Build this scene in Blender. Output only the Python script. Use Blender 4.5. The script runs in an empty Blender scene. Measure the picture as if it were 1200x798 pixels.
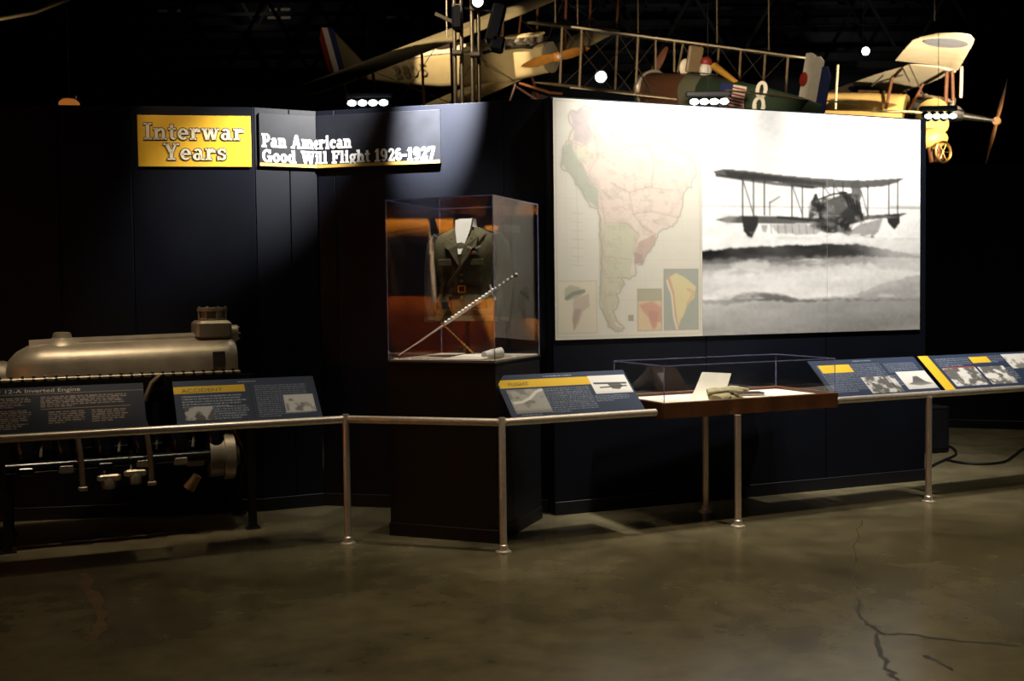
import bpy, math, random
import numpy as np
from mathutils import Vector, Matrix
random.seed(7); RNG = np.random.default_rng(7)
scene = bpy.context.scene
COL = scene.collection

# ---------------------------------------------------------------- camera
FPX, CAM_H = 1250.0, 1.65
PITCH, ROLL = math.atan(53/FPX), 0.0127
_f = Vector((0, math.cos(PITCH), -math.sin(PITCH))); _r0 = Vector((1, 0, 0)); _u0 = Vector((0, math.sin(PITCH), math.cos(PITCH)))
_u = _u0*math.cos(ROLL) + _r0*math.sin(ROLL); _r = _r0*math.cos(ROLL) - _u0*math.sin(ROLL)
cam_d = bpy.data.cameras.new('camera'); cam = bpy.data.objects.new('camera', cam_d); COL.objects.link(cam)
cam_d.sensor_width = 36.0; cam_d.lens = 36.0*FPX/1200.0; cam_d.clip_end = 200
cam.matrix_world = Matrix(((_r.x, _u.x, -_f.x, 0), (_r.y, _u.y, -_f.y, 0), (_r.z, _u.z, -_f.z, CAM_H), (0, 0, 0, 1)))
scene.camera = cam
cam_d.dof.use_dof = True; cam_d.dof.focus_distance = 7.6; cam_d.dof.aperture_fstop = 3.2

def at(px, py, Y):
    """the point of the place seen at this pixel, Y metres into the hall"""
    d = _f + _r*((px-600)/FPX) + _u*((399-py)/FPX)
    return Vector((0, 0, CAM_H)) + d*(Y/d.y)

# ---------------------------------------------------------------- world, exposure, lamps of the hall
w = bpy.data.worlds.new('hall_dark'); scene.world = w; w.use_nodes = True
w.node_tree.nodes['Background'].inputs[0].default_value = (0.35, 0.5, 1.0, 1)
w.node_tree.nodes['Background'].inputs[1].default_value = 0.0045
scene.view_settings.view_transform = 'Standard'; scene.view_settings.look = 'None'
scene.view_settings.exposure = 0.45; scene.view_settings.gamma = 1.0; scene.view_settings.use_curve_mapping = False

WARM = (1.0, 0.80, 0.56); HALO = (1.0, 0.90, 0.76); WHITE = (1.0, 0.96, 0.90)
def spot(name, loc, target, watt, deg, blend=0.5, col=WARM, radius=0.06):
    l = bpy.data.lights.new(name, 'SPOT'); l.energy = watt; l.spot_size = math.radians(deg); l.spot_blend = blend
    l.color = col; l.shadow_soft_size = radius
    o = bpy.data.objects.new(name, l); COL.objects.link(o); o.location = loc
    o.rotation_euler = (Vector(target)-Vector(loc)).to_track_quat('-Z', 'Y').to_euler()
    return o
# wall washers hung close over the mural
spot('mural_spot', (1.40, 7.36, 4.25), (1.14, 8.15, 2.80), 540, 74, 1.0, WHITE, .05)
spot('mural_spot', (2.22, 7.68, 4.25), (1.98, 8.50, 2.90), 140, 66, 1.0, WHITE, .05)
spot('mural_spot', (3.34, 8.10, 4.25), (3.08, 8.90, 2.80), 560, 74, 1.0, WHITE, .05)
# spot over the uniform case, close to the navy wall
spot('case_spot', (-0.38, 7.28, 4.75), (-0.50, 8.2, 3.22), 15000, 23, 1.0, WHITE, .03)
spot('case_spot', (-0.30, 7.5, 4.1), (-1.74, 8.33, 2.85), 1500, 34, 1.0, WHITE, .03)
spot('case_spot', (-0.35, 7.45, 4.1), (-0.45, 7.75, 2.2), 120, 42, 0.8, WHITE, .03)
spot('uniform_spot', (-0.72, 7.0, 4.6), (-0.42, 7.58, 2.0), 170, 14, 0.7, HALO)
spot('title_spot', (-2.40, 6.7, 4.9), (-2.40, 8.15, 2.84), 120, 23, 0.6, WARM)
# spots over the rail
spot('engine_spot', (-2.9, 6.3, 5.6), (-2.85, 7.35, 1.35), 330, 25, 0.8, WARM)
spot('reading_rail_spot', (-1.75, 6.2, 5.4), (-1.70, 6.85, 0.95), 110, 19, 0.8, HALO)
spot('case_table_spot', (1.7, 7.2, 5.4), (1.75, 7.65, 0.9), 330, 30, 0.7, HALO)
spot('reading_rail_spot', (0.2, 6.55, 5.6), (0.15, 7.0, 0.9), 240, 24, 0.7, HALO)
spot('reading_rail_spot', (3.7, 7.9, 5.6), (3.9, 8.45, 0.9), 330, 32, 0.7, HALO)
# general floor lamps high under the roof
spot('floor_lamp', (2.7, 5.6, 9.5), (2.9, 5.8, 0), 1150, 60, 1.0, (1.0, 0.85, 0.56), 0.25)
spot('floor_lamp', (-1.3, 6.2, 9.5), (-1.0, 6.3, 0), 330, 56, 1.0, (1.0, 0.85, 0.54), 0.25)
spot('floor_lamp', (5.6, 10.2, 9.0), (5.5, 10.3, 0), 420, 50, 1.0, (1.0, 0.86, 0.60), 0.25)

# spots on the hanging aircraft
spot('aircraft_spot', (-4.5, 17.0, 12.0), (-0.95, 26.0, 7.3), 11000, 19, .12, WARM, .10)  # hard cone edge imitates the upper wing's shadow across the fuselage
spot('aircraft_spot', (-8.0, 22.0, 13.0), (-3.6, 25.5, 7.2), 420, 56, .9, WARM, .12)
spot('aircraft_spot', (-5.2, 17.0, 4.4), (-5.0, 21.0, 6.0), 300, 16, .9, WARM, .08)
spot('aircraft_spot', (0.5, 15.0, 5.0), (0.9, 24.6, 7.2), 2600, 17, .6, WARM, .12)
spot('aircraft_spot', (2.5, 15.0, 4.6), (4.6, 24.5, 6.6), 3600, 30, .8, WARM, .12)
spot('aircraft_spot', (5.5, 15.0, 12.0), (6.6, 22.5, 6.2), 1500, 24, .8, WARM, .12)
spot('aircraft_spot', (10.8, 18.5, 3.6), (10.3, 26.0, 7.0), 9000, 40, .7, (1.0, .84, .6), .12)
spot('aircraft_spot', (14.0, 18.0, 9.0), (11.4, 27.0, 5.6), 5200, 26, .8, WARM, .12)
spot('aircraft_spot', (-12.0, 17.0, 4.5), (-9.3, 20.0, 7.0), 600, 50, .9, WARM, .1)  # added without a fixture, to bring up the unlit corner wing
spot('far_wall_fill', (-10.0, 41.5, 13.2), (-10.0, 45.8, 13.9), 90, 120, .9, WARM, .1)  # fill added to bring up the louvres, no lamp stands here
spot('mast_fill', (-1.2, 8.9, 4.6), (-.42, 10.0, 4.1), 70, 60, .9, WARM, .05)  # fill added to lighten the dark mast poles
spot('orange_biplane_spot', (-5.2, 4.2, 6.5), (-7.6, 0.6, 1.3), 11000, 36, .6, WARM, .1)
spot('orange_biplane_spot', (-4.9, 1.6, 0.4), (-7.2, 0.9, 2.8), 4400, 56, .8, WARM, .1)  # floor uplight added to brighten the wing's mirror image in the case
# ---------------------------------------------------------------- materials
MATS = {}
def mat(name, col=(0.5, 0.5, 0.5), rough=0.5, metal=0.0, var=0.0, scale=8.0, bump=0.0, bscale=60.0, coat=0.0, attr=None, emit=None, spec=0.5, col2=None):
    if name in MATS: return MATS[name]
    m = bpy.data.materials.new(name); m.use_nodes = True; nt = m.node_tree; N = nt.nodes; K = nt.links
    b = N['Principled BSDF']; b.inputs['Base Color'].default_value = (*col, 1); b.inputs['Roughness'].default_value = rough
    b.inputs['Metallic'].default_value = metal; b.inputs['Coat Weight'].default_value = coat; b.inputs['Specular IOR Level'].default_value = spec
    tc = N.new('ShaderNodeTexCoord')
    if attr:
        a = N.new('ShaderNodeAttribute'); a.attribute_name = attr; K.new(a.outputs['Color'], b.inputs['Base Color'])
    elif var or col2:
        n = N.new('ShaderNodeTexNoise'); n.inputs['Scale'].default_value = scale; n.inputs['Detail'].default_value = 5
        K.new(tc.outputs['Object'], n.inputs['Vector'])
        r = N.new('ShaderNodeValToRGB'); r.color_ramp.elements[0].position = 0.3; r.color_ramp.elements[1].position = 0.7
        c2 = col2 or tuple(min(1, c*(1+var)) for c in col)
        r.color_ramp.elements[0].color = (*(c*(1-var) for c in col), 1); r.color_ramp.elements[1].color = (*c2, 1)
        K.new(n.outputs['Fac'], r.inputs['Fac']); K.new(r.outputs['Color'], b.inputs['Base Color'])
    if bump:
        n2 = N.new('ShaderNodeTexNoise'); n2.inputs['Scale'].default_value = bscale; K.new(tc.outputs['Object'], n2.inputs['Vector'])
        bp = N.new('ShaderNodeBump'); bp.inputs['Strength'].default_value = bump; bp.inputs['Distance'].default_value = 0.01
        K.new(n2.outputs['Fac'], bp.inputs['Height']); K.new(bp.outputs['Normal'], b.inputs['Normal'])
    if emit:
        b.inputs['Emission Color'].default_value = (*emit[0], 1); b.inputs['Emission Strength'].default_value = emit[1]
    MATS[name] = m; return m

def glass_mat(name, tint=(1, 1, 1), ior=1.72, haze=0.0):      # one front-face reflection stands for both faces of a sheet
    m = bpy.data.materials.new(name); m.use_nodes = True; nt = m.node_tree; N = nt.nodes; K = nt.links
    for n in list(N): N.remove(n)
    o = N.new('ShaderNodeOutputMaterial'); t = N.new('ShaderNodeBsdfTransparent'); t.inputs[0].default_value = (*tint, 1)
    g = N.new('ShaderNodeBsdfGlossy'); g.inputs['Roughness'].default_value = 0.02; f = N.new('ShaderNodeFresnel'); f.inputs[0].default_value = ior
    mx = N.new('ShaderNodeMixShader'); ge = N.new('ShaderNodeNewGeometry'); mu = N.new('ShaderNodeMath'); mu.operation = 'MULTIPLY'; iv = N.new('ShaderNodeMath'); iv.operation = 'SUBTRACT'; iv.inputs[0].default_value = 1.0
    K.new(ge.outputs['Backfacing'], iv.inputs[1]); K.new(f.outputs[0], mu.inputs[0]); K.new(iv.outputs[0], mu.inputs[1]); K.new(mu.outputs[0], mx.inputs[0]); K.new(t.outputs[0], mx.inputs[1]); K.new(g.outputs[0], mx.inputs[2])
    last = mx
    if haze:
        d = N.new('ShaderNodeBsdfDiffuse'); d.inputs[0].default_value = (0.5, 0.5, 0.75, 1)
        m2 = N.new('ShaderNodeMixShader'); m2.inputs[0].default_value = haze; K.new(mx.outputs[0], m2.inputs[1]); K.new(d.outputs[0], m2.inputs[2]); last = m2
    K.new(last.outputs[0], o.inputs[0]); MATS[name] = m; return m

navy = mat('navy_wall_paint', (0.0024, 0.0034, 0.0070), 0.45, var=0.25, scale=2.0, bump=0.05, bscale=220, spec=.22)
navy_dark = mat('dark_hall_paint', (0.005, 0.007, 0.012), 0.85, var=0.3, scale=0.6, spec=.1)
black = mat('black_paint', (0.004, 0.004, 0.006), 0.5, var=0.2, scale=5, spec=.3)
blackmetal = mat('black_enamel', (0.008, 0.009, 0.012), 0.3, var=0.3, scale=14)
steel = mat('brushed_steel', (0.78, 0.69, 0.60), 0.36, 0.75, var=0.1, scale=30)
glass = glass_mat('case_acrylic'); glass_edge = glass_mat('acrylic_edge', (0.8, 0.8, 1.0), 1.72, 0.28)
printm = mat('printed_sheet', attr='print', rough=0.45, bump=0.02)
matte_print = mat('printed_panel', attr='print', rough=0.6, bump=0.02, spec=.2)
yellow = mat('yellow_sign', (0.62, 0.36, 0.025), 0.45, var=0.08, scale=6)
cream = mat('cream_letter', (0.60, 0.53, 0.38), 0.5, var=0.05)
outline = mat('letter_outline', (0.09, 0.075, 0.05), 0.6, var=0.1)
white = mat('white_letter', (0.8, 0.8, 0.78), 0.5, var=0.03)
wood = mat('stained_wood', (0.105, 0.038, 0.014), 0.38, var=0.3, scale=7, bump=0.05)

# ---------------------------------------------------------------- mesh helpers
class MB:
    def __init__(s): s.v = []; s.f = []
    def add(s, vs, fs):
        o = len(s.v); s.v += [tuple(v) for v in vs]; s.f += [tuple(i+o for i in f) for f in fs]; return s
    def box(s, c, d, rot=None, bev=0.0):
        x, y, z = (k/2 for k in d)
        if bev <= 0:
            vs = [Vector((sx*x, sy*y, sz*z)) for sx in (-1, 1) for sy in (-1, 1) for sz in (-1, 1)]
            fs = [(0, 1, 3, 2), (4, 6, 7, 5), (0, 4, 5, 1), (2, 3, 7, 6), (0, 2, 6, 4), (1, 5, 7, 3)]
        else:
            b = min(bev, 0.49*min(d)); vs = []; fs = []
            for zz, ins in ((-z, b), (-z+b, 0), (z-b, 0), (z, b)):
                X, Y = x-ins, y-ins
                vs += [Vector(q+(zz,)) for q in ((-X+b, -Y), (X-b, -Y), (X, -Y+b), (X, Y-b), (X-b, Y), (-X+b, Y), (-X, Y-b), (-X, -Y+b))]
            for k in range(3):
                for i in range(8): fs.append((k*8+i, k*8+(i+1) % 8, k*8+8+(i+1) % 8, k*8+8+i))
            fs.append(tuple(range(7, -1, -1))); fs.append(tuple(range(24, 32)))
        if rot is not None: vs = [rot @ v for v in vs]
        c = Vector(c); return s.add([v+c for v in vs], fs)
    def prism(s, poly, h0, h1, M=None):
        """polygon in (x, y) extruded along z from h0 to h1, then M"""
        n = len(poly); vs = [Vector((p[0], p[1], h0)) for p in poly]+[Vector((p[0], p[1], h1)) for p in poly]
        fs = [tuple(range(n-1, -1, -1)), tuple(range(n, 2*n))]+[(i, (i+1) % n, n+(i+1) % n, n+i) for i in range(n)]
        if M is not None: vs = [M @ v for v in vs]
        return s.add(vs, fs)
    def tube(s, pts, r, n=10, cap=True):
        pts = [Vector(p) for p in pts]; m = len(pts)
        rs = r if isinstance(r, (list, tuple)) else [r]*m
        t0 = (pts[1]-pts[0]).normalized(); up = Vector((0, 0, 1)) if abs(t0.z) < 0.9 else Vector((1, 0, 0))
        a = t0.cross(up).normalized(); vs = []; fs = []
        for i, p in enumerate(pts):
            t = ((pts[min(i+1, m-1)]-p).normalized()+(p-pts[max(i-1, 0)]).normalized())
            t = t.normalized() if t.length > 1e-9 else t0
            a = (a-t*a.dot(t)).normalized(); b = t.cross(a)
            for k in range(n):
                q = 2*math.pi*k/n; vs.append(p+(a*math.cos(q)+b*math.sin(q))*rs[i])
        for i in range(m-1):
            for k in range(n): fs.append((i*n+k, i*n+(k+1) % n, i*n+n+(k+1) % n, i*n+n+k))
        if cap: fs += [tuple(range(n-1, -1, -1)), tuple(range((m-1)*n, m*n))]
        return s.add(vs, fs)
    def lathe(s, prof, n=16, M=None):
        """profile (radius, height) turned about z"""
        vs = []; fs = []; m = len(prof)
        for r, z in prof:
            for k in range(n): q = 2*math.pi*k/n; vs.append(Vector((r*math.cos(q), r*math.sin(q), z)))
        for i in range(m-1):
            for k in range(n): fs.append((i*n+k, i*n+(k+1) % n, i*n+n+(k+1) % n, i*n+n+k))
        fs += [tuple(range(n-1, -1, -1)), tuple(range((m-1)*n, m*n))]
        if M is not None: vs = [M @ v for v in vs]
        return s.add(vs, fs)
    def loft(s, rings, cap=True, closed=True):
        n = len(rings[0]); vs = [Vector(p) for r in rings for p in r]; fs = []; kk = n if closed else n-1
        for i in range(len(rings)-1):
            for k in range(kk): fs.append((i*n+k, i*n+(k+1) % n, i*n+n+(k+1) % n, i*n+n+k))
        if cap: fs += [tuple(range(n-1, -1, -1)), tuple(range((len(rings)-1)*n, len(rings)*n))]
        return s.add(vs, fs)
    def ball(s, c, r, n=12, m=8, sc=(1, 1, 1)):
        c = Vector(c); vs = [c+Vector((0, 0, -r*sc[2]))]; fs = []
        for i in range(1, m):
            t = math.pi*i/m-math.pi/2
            for k in range(n):
                q = 2*math.pi*k/n; vs.append(c+Vector((r*sc[0]*math.cos(t)*math.cos(q), r*sc[1]*math.cos(t)*math.sin(q), r*sc[2]*math.sin(t))))
        vs.append(c+Vector((0, 0, r*sc[2]))); L = len(vs)-1
        for k in range(n): fs.append((0, 1+(k+1) % n, 1+k)); fs.append((L, L-n+k, L-n+(k+1) % n))
        for i in range(m-2):
            for k in range(n): fs.append((1+i*n+k, 1+i*n+(k+1) % n, 1+i*n+n+(k+1) % n, 1+i*n+n+k))
        return s.add(vs, fs)
    def xf(s, M): s.v = [tuple(M @ Vector(v)) for v in s.v]; return s
    def build(s, name, m, parent=None, smooth=False, world=False, label=None):
        vs = s.v
        if world and parent is not None:
            I = RM[parent.name].inverted(); vs = [tuple(I @ Vector(v)) for v in vs]
        me = bpy.data.meshes.new(name); me.from_pydata(vs, [], s.f); me.materials.append(m)
        if smooth:
            me.polygons.foreach_set('use_smooth', [True]*len(me.polygons))
            try: me.set_sharp_from_angle(angle=math.radians(38))
            except Exception: pass
        o = bpy.data.objects.new(name, me); COL.objects.link(o)
        if parent is not None: o.parent = parent; RM[o.name] = RM[parent.name]
        else: RM[o.name] = Matrix.Identity(4)
        if label: o['label'] = label
        return o
RM = {}
def tag(o, label=None, cat=None, group=None, kind=None):
    if label: o['label'] = label
    if cat: o['category'] = cat
    if group: o['group'] = group
    if kind: o['kind'] = kind
    return o
def root(name, M, label=None, cat=None, group=None, kind=None):
    if not isinstance(M, Matrix): M = Matrix.Translation(M)
    o = bpy.data.objects.new(name, None); o.empty_display_size = 0.1; COL.objects.link(o)
    o.matrix_world = M; RM[o.name] = M.copy(); return tag(o, label, cat, group, kind)
def frame(x, y, z, deg): return Matrix.Translation((x, y, z)) @ Matrix.Rotation(math.radians(deg), 4, 'Z')
def copy_thing(src, M, label=None, group=None):
    c = src.copy(); COL.objects.link(c); c.matrix_world = M; RM[c.name] = M.copy()
    if label: c['label'] = label
    if group: c['group'] = group
    for ch in list(src.children):
        d = ch.copy(); COL.objects.link(d); d.parent = c; RM[d.name] = M
        for g in ch.children:
            e = g.copy(); COL.objects.link(e); e.parent = d; RM[e.name] = M
    return c

# ---------------------------------------------------------------- flat print: a small picture computed as numbers, carried as a colour attribute
class Pic:
    def __init__(s, wpx, hpx, col):
        s.w, s.h = wpx, hpx; s.a = np.ones((hpx, wpx, 3))*np.array(col)
        s.X, s.Y = np.meshgrid((np.arange(wpx)+0.5)/wpx, (np.arange(hpx)+0.5)/hpx)   # Y grows downwards
    def blend(s, mask, col, a=1.0):
        k = (mask*a)[..., None]; s.a = s.a*(1-k)+np.array(col)*k
    def inpoly(s, P):
        P = np.array(P, float); ins = np.zeros(s.X.shape, bool); j = len(P)-1
        for i in range(len(P)):
            xi, yi = P[i]; xj, yj = P[j]
            c = ((yi > s.Y) != (yj > s.Y)) & (s.X < (xj-xi)*(s.Y-yi)/((yj-yi) or 1e-9)+xi); ins ^= c; j = i
        return ins.astype(float)
    def poly(s, P, col, a=1.0, soft=0): s.blend(blur(s.inpoly(P), soft), col, a)
    def rect(s, x0, y0, x1, y1, col, a=1.0): s.blend(((s.X >= x0) & (s.X < x1) & (s.Y >= y0) & (s.Y < y1)).astype(float), col, a)
    def line(s, P, wd, col, a=1.0):
        asp = s.h/s.w; m = np.zeros(s.X.shape)
        for (x0, y0), (x1, y1) in zip(P[:-1], P[1:]):
            dx, dy = x1-x0, (y1-y0)*asp; L = dx*dx+dy*dy or 1e-9
            t = np.clip(((s.X-x0)*dx+(s.Y-y0)*asp*dy)/L, 0, 1)
            d = np.hypot(s.X-x0-t*dx, (s.Y-y0)*asp-t*dy); m = np.maximum(m, np.clip((wd-d)*s.w+0.5, 0, 1))
        s.blend(m, col, a)
    def noise(s, n, amt, aspect=1.0):
        s.a *= 1+amt*(vnoise(s.h, s.w, n, aspect)[..., None]-0.5)
    def text(s, x0, y0, x1, y1, rows, col, a=0.8, ragged=True):
        hh = (y1-y0)/rows
        for k in range(rows):
            xe = x1-(RNG.random()*0.12*(x1-x0) if ragged else 0)
            if k == rows-1: xe = x0+(x1-x0)*(0.35+0.5*RNG.random())
            x = x0
            while x < xe:
                L = 0.008+0.022*RNG.random()
                s.rect(x, y0+k*hh+hh*0.15, min(x+L, xe), y0+k*hh+hh*0.72, col, a*(0.6+0.4*RNG.random())); x += L+0.0045
    def mesh(s, name, W, H, m, parent, M):
        """the picture as a W x H sheet, lying in the x-z plane facing -y, its foot centred on the origin of M"""
        ny, nx = s.h, s.w
        gx = np.linspace(-W/2, W/2, nx); gz = np.linspace(H, 0, ny); X, Z = np.meshgrid(gx, gz)
        co = np.stack([X.ravel(), np.zeros(nx*ny), Z.ravel(), np.ones(nx*ny)], 1) @ np.array(M).T
        i = np.arange((ny-1)*(nx-1)); r = i//(nx-1); c = i % (nx-1); a = r*nx+c
        F = np.stack([a, a+nx, a+nx+1, a+1], 1)
        me = bpy.data.meshes.new(name); me.vertices.add(nx*ny); me.vertices.foreach_set('co', co[:, :3].astype(np.float32).ravel())
        me.loops.add(F.size); me.loops.foreach_set('vertex_index', F.ravel().astype(np.int32))
        me.polygons.add(len(F)); me.polygons.foreach_set('loop_start', (np.arange(len(F))*4).astype(np.int32))
        me.update(calc_edges=True)
        at_ = me.color_attributes.new('print', 'FLOAT_COLOR', 'POINT')
        cc = np.ones((nx*ny, 4), np.float32); cc[:, :3] = np.clip(s.a, 0, 1).reshape(-1, 3); at_.data.foreach_set('color', cc.ravel())
        me.materials.append(m); o = bpy.data.objects.new(name, me); COL.objects.link(o)
        if parent is not None: o.parent = parent; RM[o.name] = RM[parent.name]
        return o
def blur(m, n):
    for _ in range(n):
        p = np.pad(m, 1, mode='edge'); m = (p[:-2, 1:-1]+p[2:, 1:-1]+p[1:-1, :-2]+p[1:-1, 2:]+2*m)/6
    return m
def vnoise(h, w_, n, aspect=1.0):
    out = np.zeros((h, w_)); amp = 1; tot = 0
    for o in range(4):
        gy = max(2, int(n*2**o)); gx = max(2, int(n*2**o*w_/h*aspect)); G = RNG.random((gy+1, gx+1))
        yy = np.linspace(0, gy-1e-6, h); xx = np.linspace(0, gx-1e-6, w_); y0 = yy.astype(int); x0 = xx.astype(int)
        fy = (yy-y0)[:, None]; fx = (xx-x0)[None, :]; fy = fy*fy*(3-2*fy); fx = fx*fx*(3-2*fx)
        v = (G[y0][:, x0]*(1-fy)*(1-fx)+G[y0+1][:, x0]*fy*(1-fx)+G[y0][:, x0+1]*(1-fy)*fx+G[y0+1][:, x0+1]*fy*fx)
        out += amp*v; tot += amp; amp *= 0.5
    return out/tot
def lin(r, g, b): return tuple(((c/255+0.055)/1.055)**2.4 if c > 10 else c/255/12.92 for c in (r, g, b))

# ================================================================ THE SETTING
# floor of polished concrete
fm = bpy.data.materials.new('polished_concrete'); fm.use_nodes = True; nt = fm.node_tree; N = nt.nodes; K = nt.links; b = N['Principled BSDF']
tc = N.new('ShaderNodeTexCoord')
n1 = N.new('ShaderNodeTexNoise'); n1.inputs['Scale'].default_value = 0.75; n1.inputs['Detail'].default_value = 8; n1.inputs['Roughness'].default_value = 0.62; n1.inputs['Distortion'].default_value = 0.6
n2 = N.new('ShaderNodeTexNoise'); n2.inputs['Scale'].default_value = 5; n2.inputs['Detail'].default_value = 6
K.new(tc.outputs['Object'], n1.inputs['Vector']); K.new(tc.outputs['Object'], n2.inputs['Vector'])
mx = N.new('ShaderNodeMixRGB'); mx.inputs[0].default_value = 0.35; K.new(n1.outputs['Fac'], mx.inputs[1]); K.new(n2.outputs['Fac'], mx.inputs[2])
cr = N.new('ShaderNodeValToRGB'); cr.color_ramp.elements[0].position = 0.36; cr.color_ramp.elements[1].position = 0.66
cr.color_ramp.elements[0].color = (0.075, 0.062, 0.036, 1); cr.color_ramp.elements[1].color = (0.185, 0.160, 0.092, 1)
K.new(mx.outputs[0], cr.inputs[0]); K.new(cr.outputs[0], b.inputs['Base Color'])
rr = N.new('ShaderNodeMapRange'); rr.inputs[3].default_value = 0.15; rr.inputs[4].default_value = 0.28; K.new(n1.outputs['Fac'], rr.inputs[0]); K.new(rr.outputs[0], b.inputs['Roughness'])
b.inputs['Specular IOR Level'].default_value = 0.5
floor = MB().add([(-30, -8, 0), (40, -8, 0), (40, 48, 0), (-30, 48, 0)], [(0, 1, 2, 3)]).build('floor', fm); tag(floor, 'polished brown grey concrete hall floor', kind='structure')
crackm = mat('crack_filler', (0.030, 0.026, 0.018), 0.5, var=0.3, scale=20)
def floor_ribbon(name, pts, wd, m):
    P = [Vector(p) for p in pts]; mb = MB(); L = []; R = []
    for i, p in enumerate(P):
        t = (P[min(i+1, len(P)-1)]-P[max(i-1, 0)]).normalized(); nn = Vector((-t.y, t.x, 0)); k = wd*(0.5+random.random())
        L.append(p+nn*k); R.append(p-nn*k)
    vs = [(*q.xy, 0.0012) for q in L]+[(*q.xy, 0.0012) for q in R]; n = len(P)
    mb.add(vs, [(i, i+n, i+n+1, i+1) for i in range(n-1)]); return mb.build(name, m, floor)
def fl(px, py):
    d = _f + _r*((px-600)/FPX) + _u*((399-py)/FPX); return Vector((0, 0, CAM_H)) - d*(CAM_H/d.z)
def wiggle(pts, k=5, amp=0.02):
    out = []
    for a, c in zip(pts[:-1], pts[1:]):
        for i in range(k): out.append(a.lerp(c, i/k)+Vector((random.uniform(-amp, amp), random.uniform(-amp, amp), 0)))
    return out+[pts[-1]]
for pts in ([(1004, 700), (1012, 724), (1030, 742), (1075, 744), (1130, 752), (1195, 757)], [(1030, 742), (1034, 764), (1040, 785), (1052, 797)], [(1088, 768), (1108, 778), (1118, 786)], [(1002, 690), (1000, 640), (1010, 610)]):
    floor_ribbon('crack', wiggle([fl(*p) for p in pts]), 0.010 if pts[0] != (1002, 690) else 0.003, crackm)
scuffm = mat('floor_scuff', (0.15, 0.10, 0.055), 0.35, var=0.35, scale=9)
floor_ribbon('stain', wiggle([fl(*p) for p in ((94, 672), (104, 690), (116, 715), (118, 735), (100, 752))], 4, 0.015), 0.028, scuffm)

WALL_H = 3.11
def panel_wall(name, p0, p1, joints, label, m=navy, thick=0.12, h=WALL_H, base=True):
    """a partition from p0 to p1 (front line), faced with sheets that meet in narrow recessed joints at the given distances"""
    a = Vector((*p0, 0)); d = Vector((p1[0]-p0[0], p1[1]-p0[1], 0)); L = d.length; ang = math.degrees(math.atan2(d.y, d.x))
    r = root(name, frame(a.x, a.y, 0, ang), label, kind='structure')
    MB().box((L/2, 0.012+thick/2, h/2), (L, thick, h)).build('core', black, r)
    J = [0]+list(joints)+[L]
    for x0, x1 in zip(J[:-1], J[1:]): MB().box(((x0+x1)/2, 0.006, h/2), (x1-x0-0.007, 0.012, h), bev=0.002).build('panel', m, r)
    if base:
        MB().box((L/2, -0.007, 0.05), (L, 0.014, 0.10), bev=0.003).build('baseboard', black, r)
    return r, L
CORNER = (-1.511, 8.426); PB = (-1.951, 8.219); PW0 = (0.303, 7.919); PW1 = (3.575, 9.208)
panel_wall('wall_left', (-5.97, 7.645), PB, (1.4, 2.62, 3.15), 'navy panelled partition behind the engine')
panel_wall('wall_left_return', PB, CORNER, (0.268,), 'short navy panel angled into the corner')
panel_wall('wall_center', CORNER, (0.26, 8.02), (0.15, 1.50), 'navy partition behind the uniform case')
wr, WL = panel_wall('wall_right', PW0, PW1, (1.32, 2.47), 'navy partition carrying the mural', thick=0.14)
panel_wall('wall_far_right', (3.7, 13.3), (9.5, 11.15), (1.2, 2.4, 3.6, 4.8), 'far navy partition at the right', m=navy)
hall = MB().box((5, 46, 7.5), (70, 0.3, 15)).build('wall_back', navy_dark); tag(hall, 'dark far wall of the hangar', kind='structure')
ceil = MB().box((5, 20, 15.15), (70, 56, 0.3)).build('ceiling', navy_dark); tag(ceil, 'dark hangar roof', kind='structure')
wl = MB().box((-30.15, 20, 7.5), (0.3, 56, 15)).build('wall_hangar_left', navy_dark); tag(wl, 'dark side wall of the hangar', kind='structure')
wr2 = MB().box((40.15, 20, 7.5), (0.3, 56, 15)).build('wall_hangar_right', navy_dark); tag(wr2, 'dark right side wall of the hangar', kind='structure')

# ================================================================ LETTERING (heavy slab-serif drawn stroke by stroke)
def _R(x0, y0, x1, y1): return [(x0, y0), (x1, y0), (x1, y1), (x0, y1)]
def _D(x0, y0, x1, y1, wd): return [(x0-wd/2, y0), (x0+wd/2, y0), (x1+wd/2, y1), (x1-wd/2, y1)]
def _A(cx, cy, rx, ry, wx, wy, a0, a1, n=10):
    out = []
    for i in range(n):
        p = math.radians(a0+(a1-a0)*i/n); q = math.radians(a0+(a1-a0)*(i+1)/n)
        out.append([(cx+rx*math.cos(p), cy+ry*math.sin(p)), (cx+rx*math.cos(q), cy+ry*math.sin(q)), (cx+(rx-wx)*math.cos(q), cy+(ry-wy)*math.sin(q)), (cx+(rx-wx)*math.cos(p), cy+(ry-wy)*math.sin(p))])
    return out
XH = 0.70; SW = 0.19; ST = 0.10
def _stem(x, top=XH, foot=True, head=True, ext=0.09):
    o = [_R(x, 0, x+SW, top)]
    if foot: o.append(_R(x-ext, 0, x+SW+ext, ST))
    if head: o.append(_R(x-ext, top-ST, x+SW*0.5, top))
    return o
G = {}
G['I'] = (0.52, [_R(.16, 0, .36, 1), _R(.02, 0, .50, ST), _R(.02, 1-ST, .50, 1)])
G['n'] = (0.84, _stem(.11) + [_R(.53, 0, .72, .46), _R(.44, 0, .81, ST)] + _A(.475, .45, .245, .25, SW, .13, 0, 170))
G['m'] = (1.22, _stem(.11) + [_R(.50, 0, .69, .46), _R(.42, 0, .77, ST), _R(.90, 0, 1.09, .46), _R(.82, 0, 1.18, ST)] + _A(.455, .45, .235, .25, SW, .13, 0, 170) + _A(.855, .45, .235, .25, SW, .13, 0, 170))
G['h'] = (0.84, _stem(.11, 1.0) + [_R(.53, 0, .72, .46), _R(.44, 0, .81, ST)] + _A(.475, .45, .245, .25, SW, .13, 0, 170))
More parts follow.
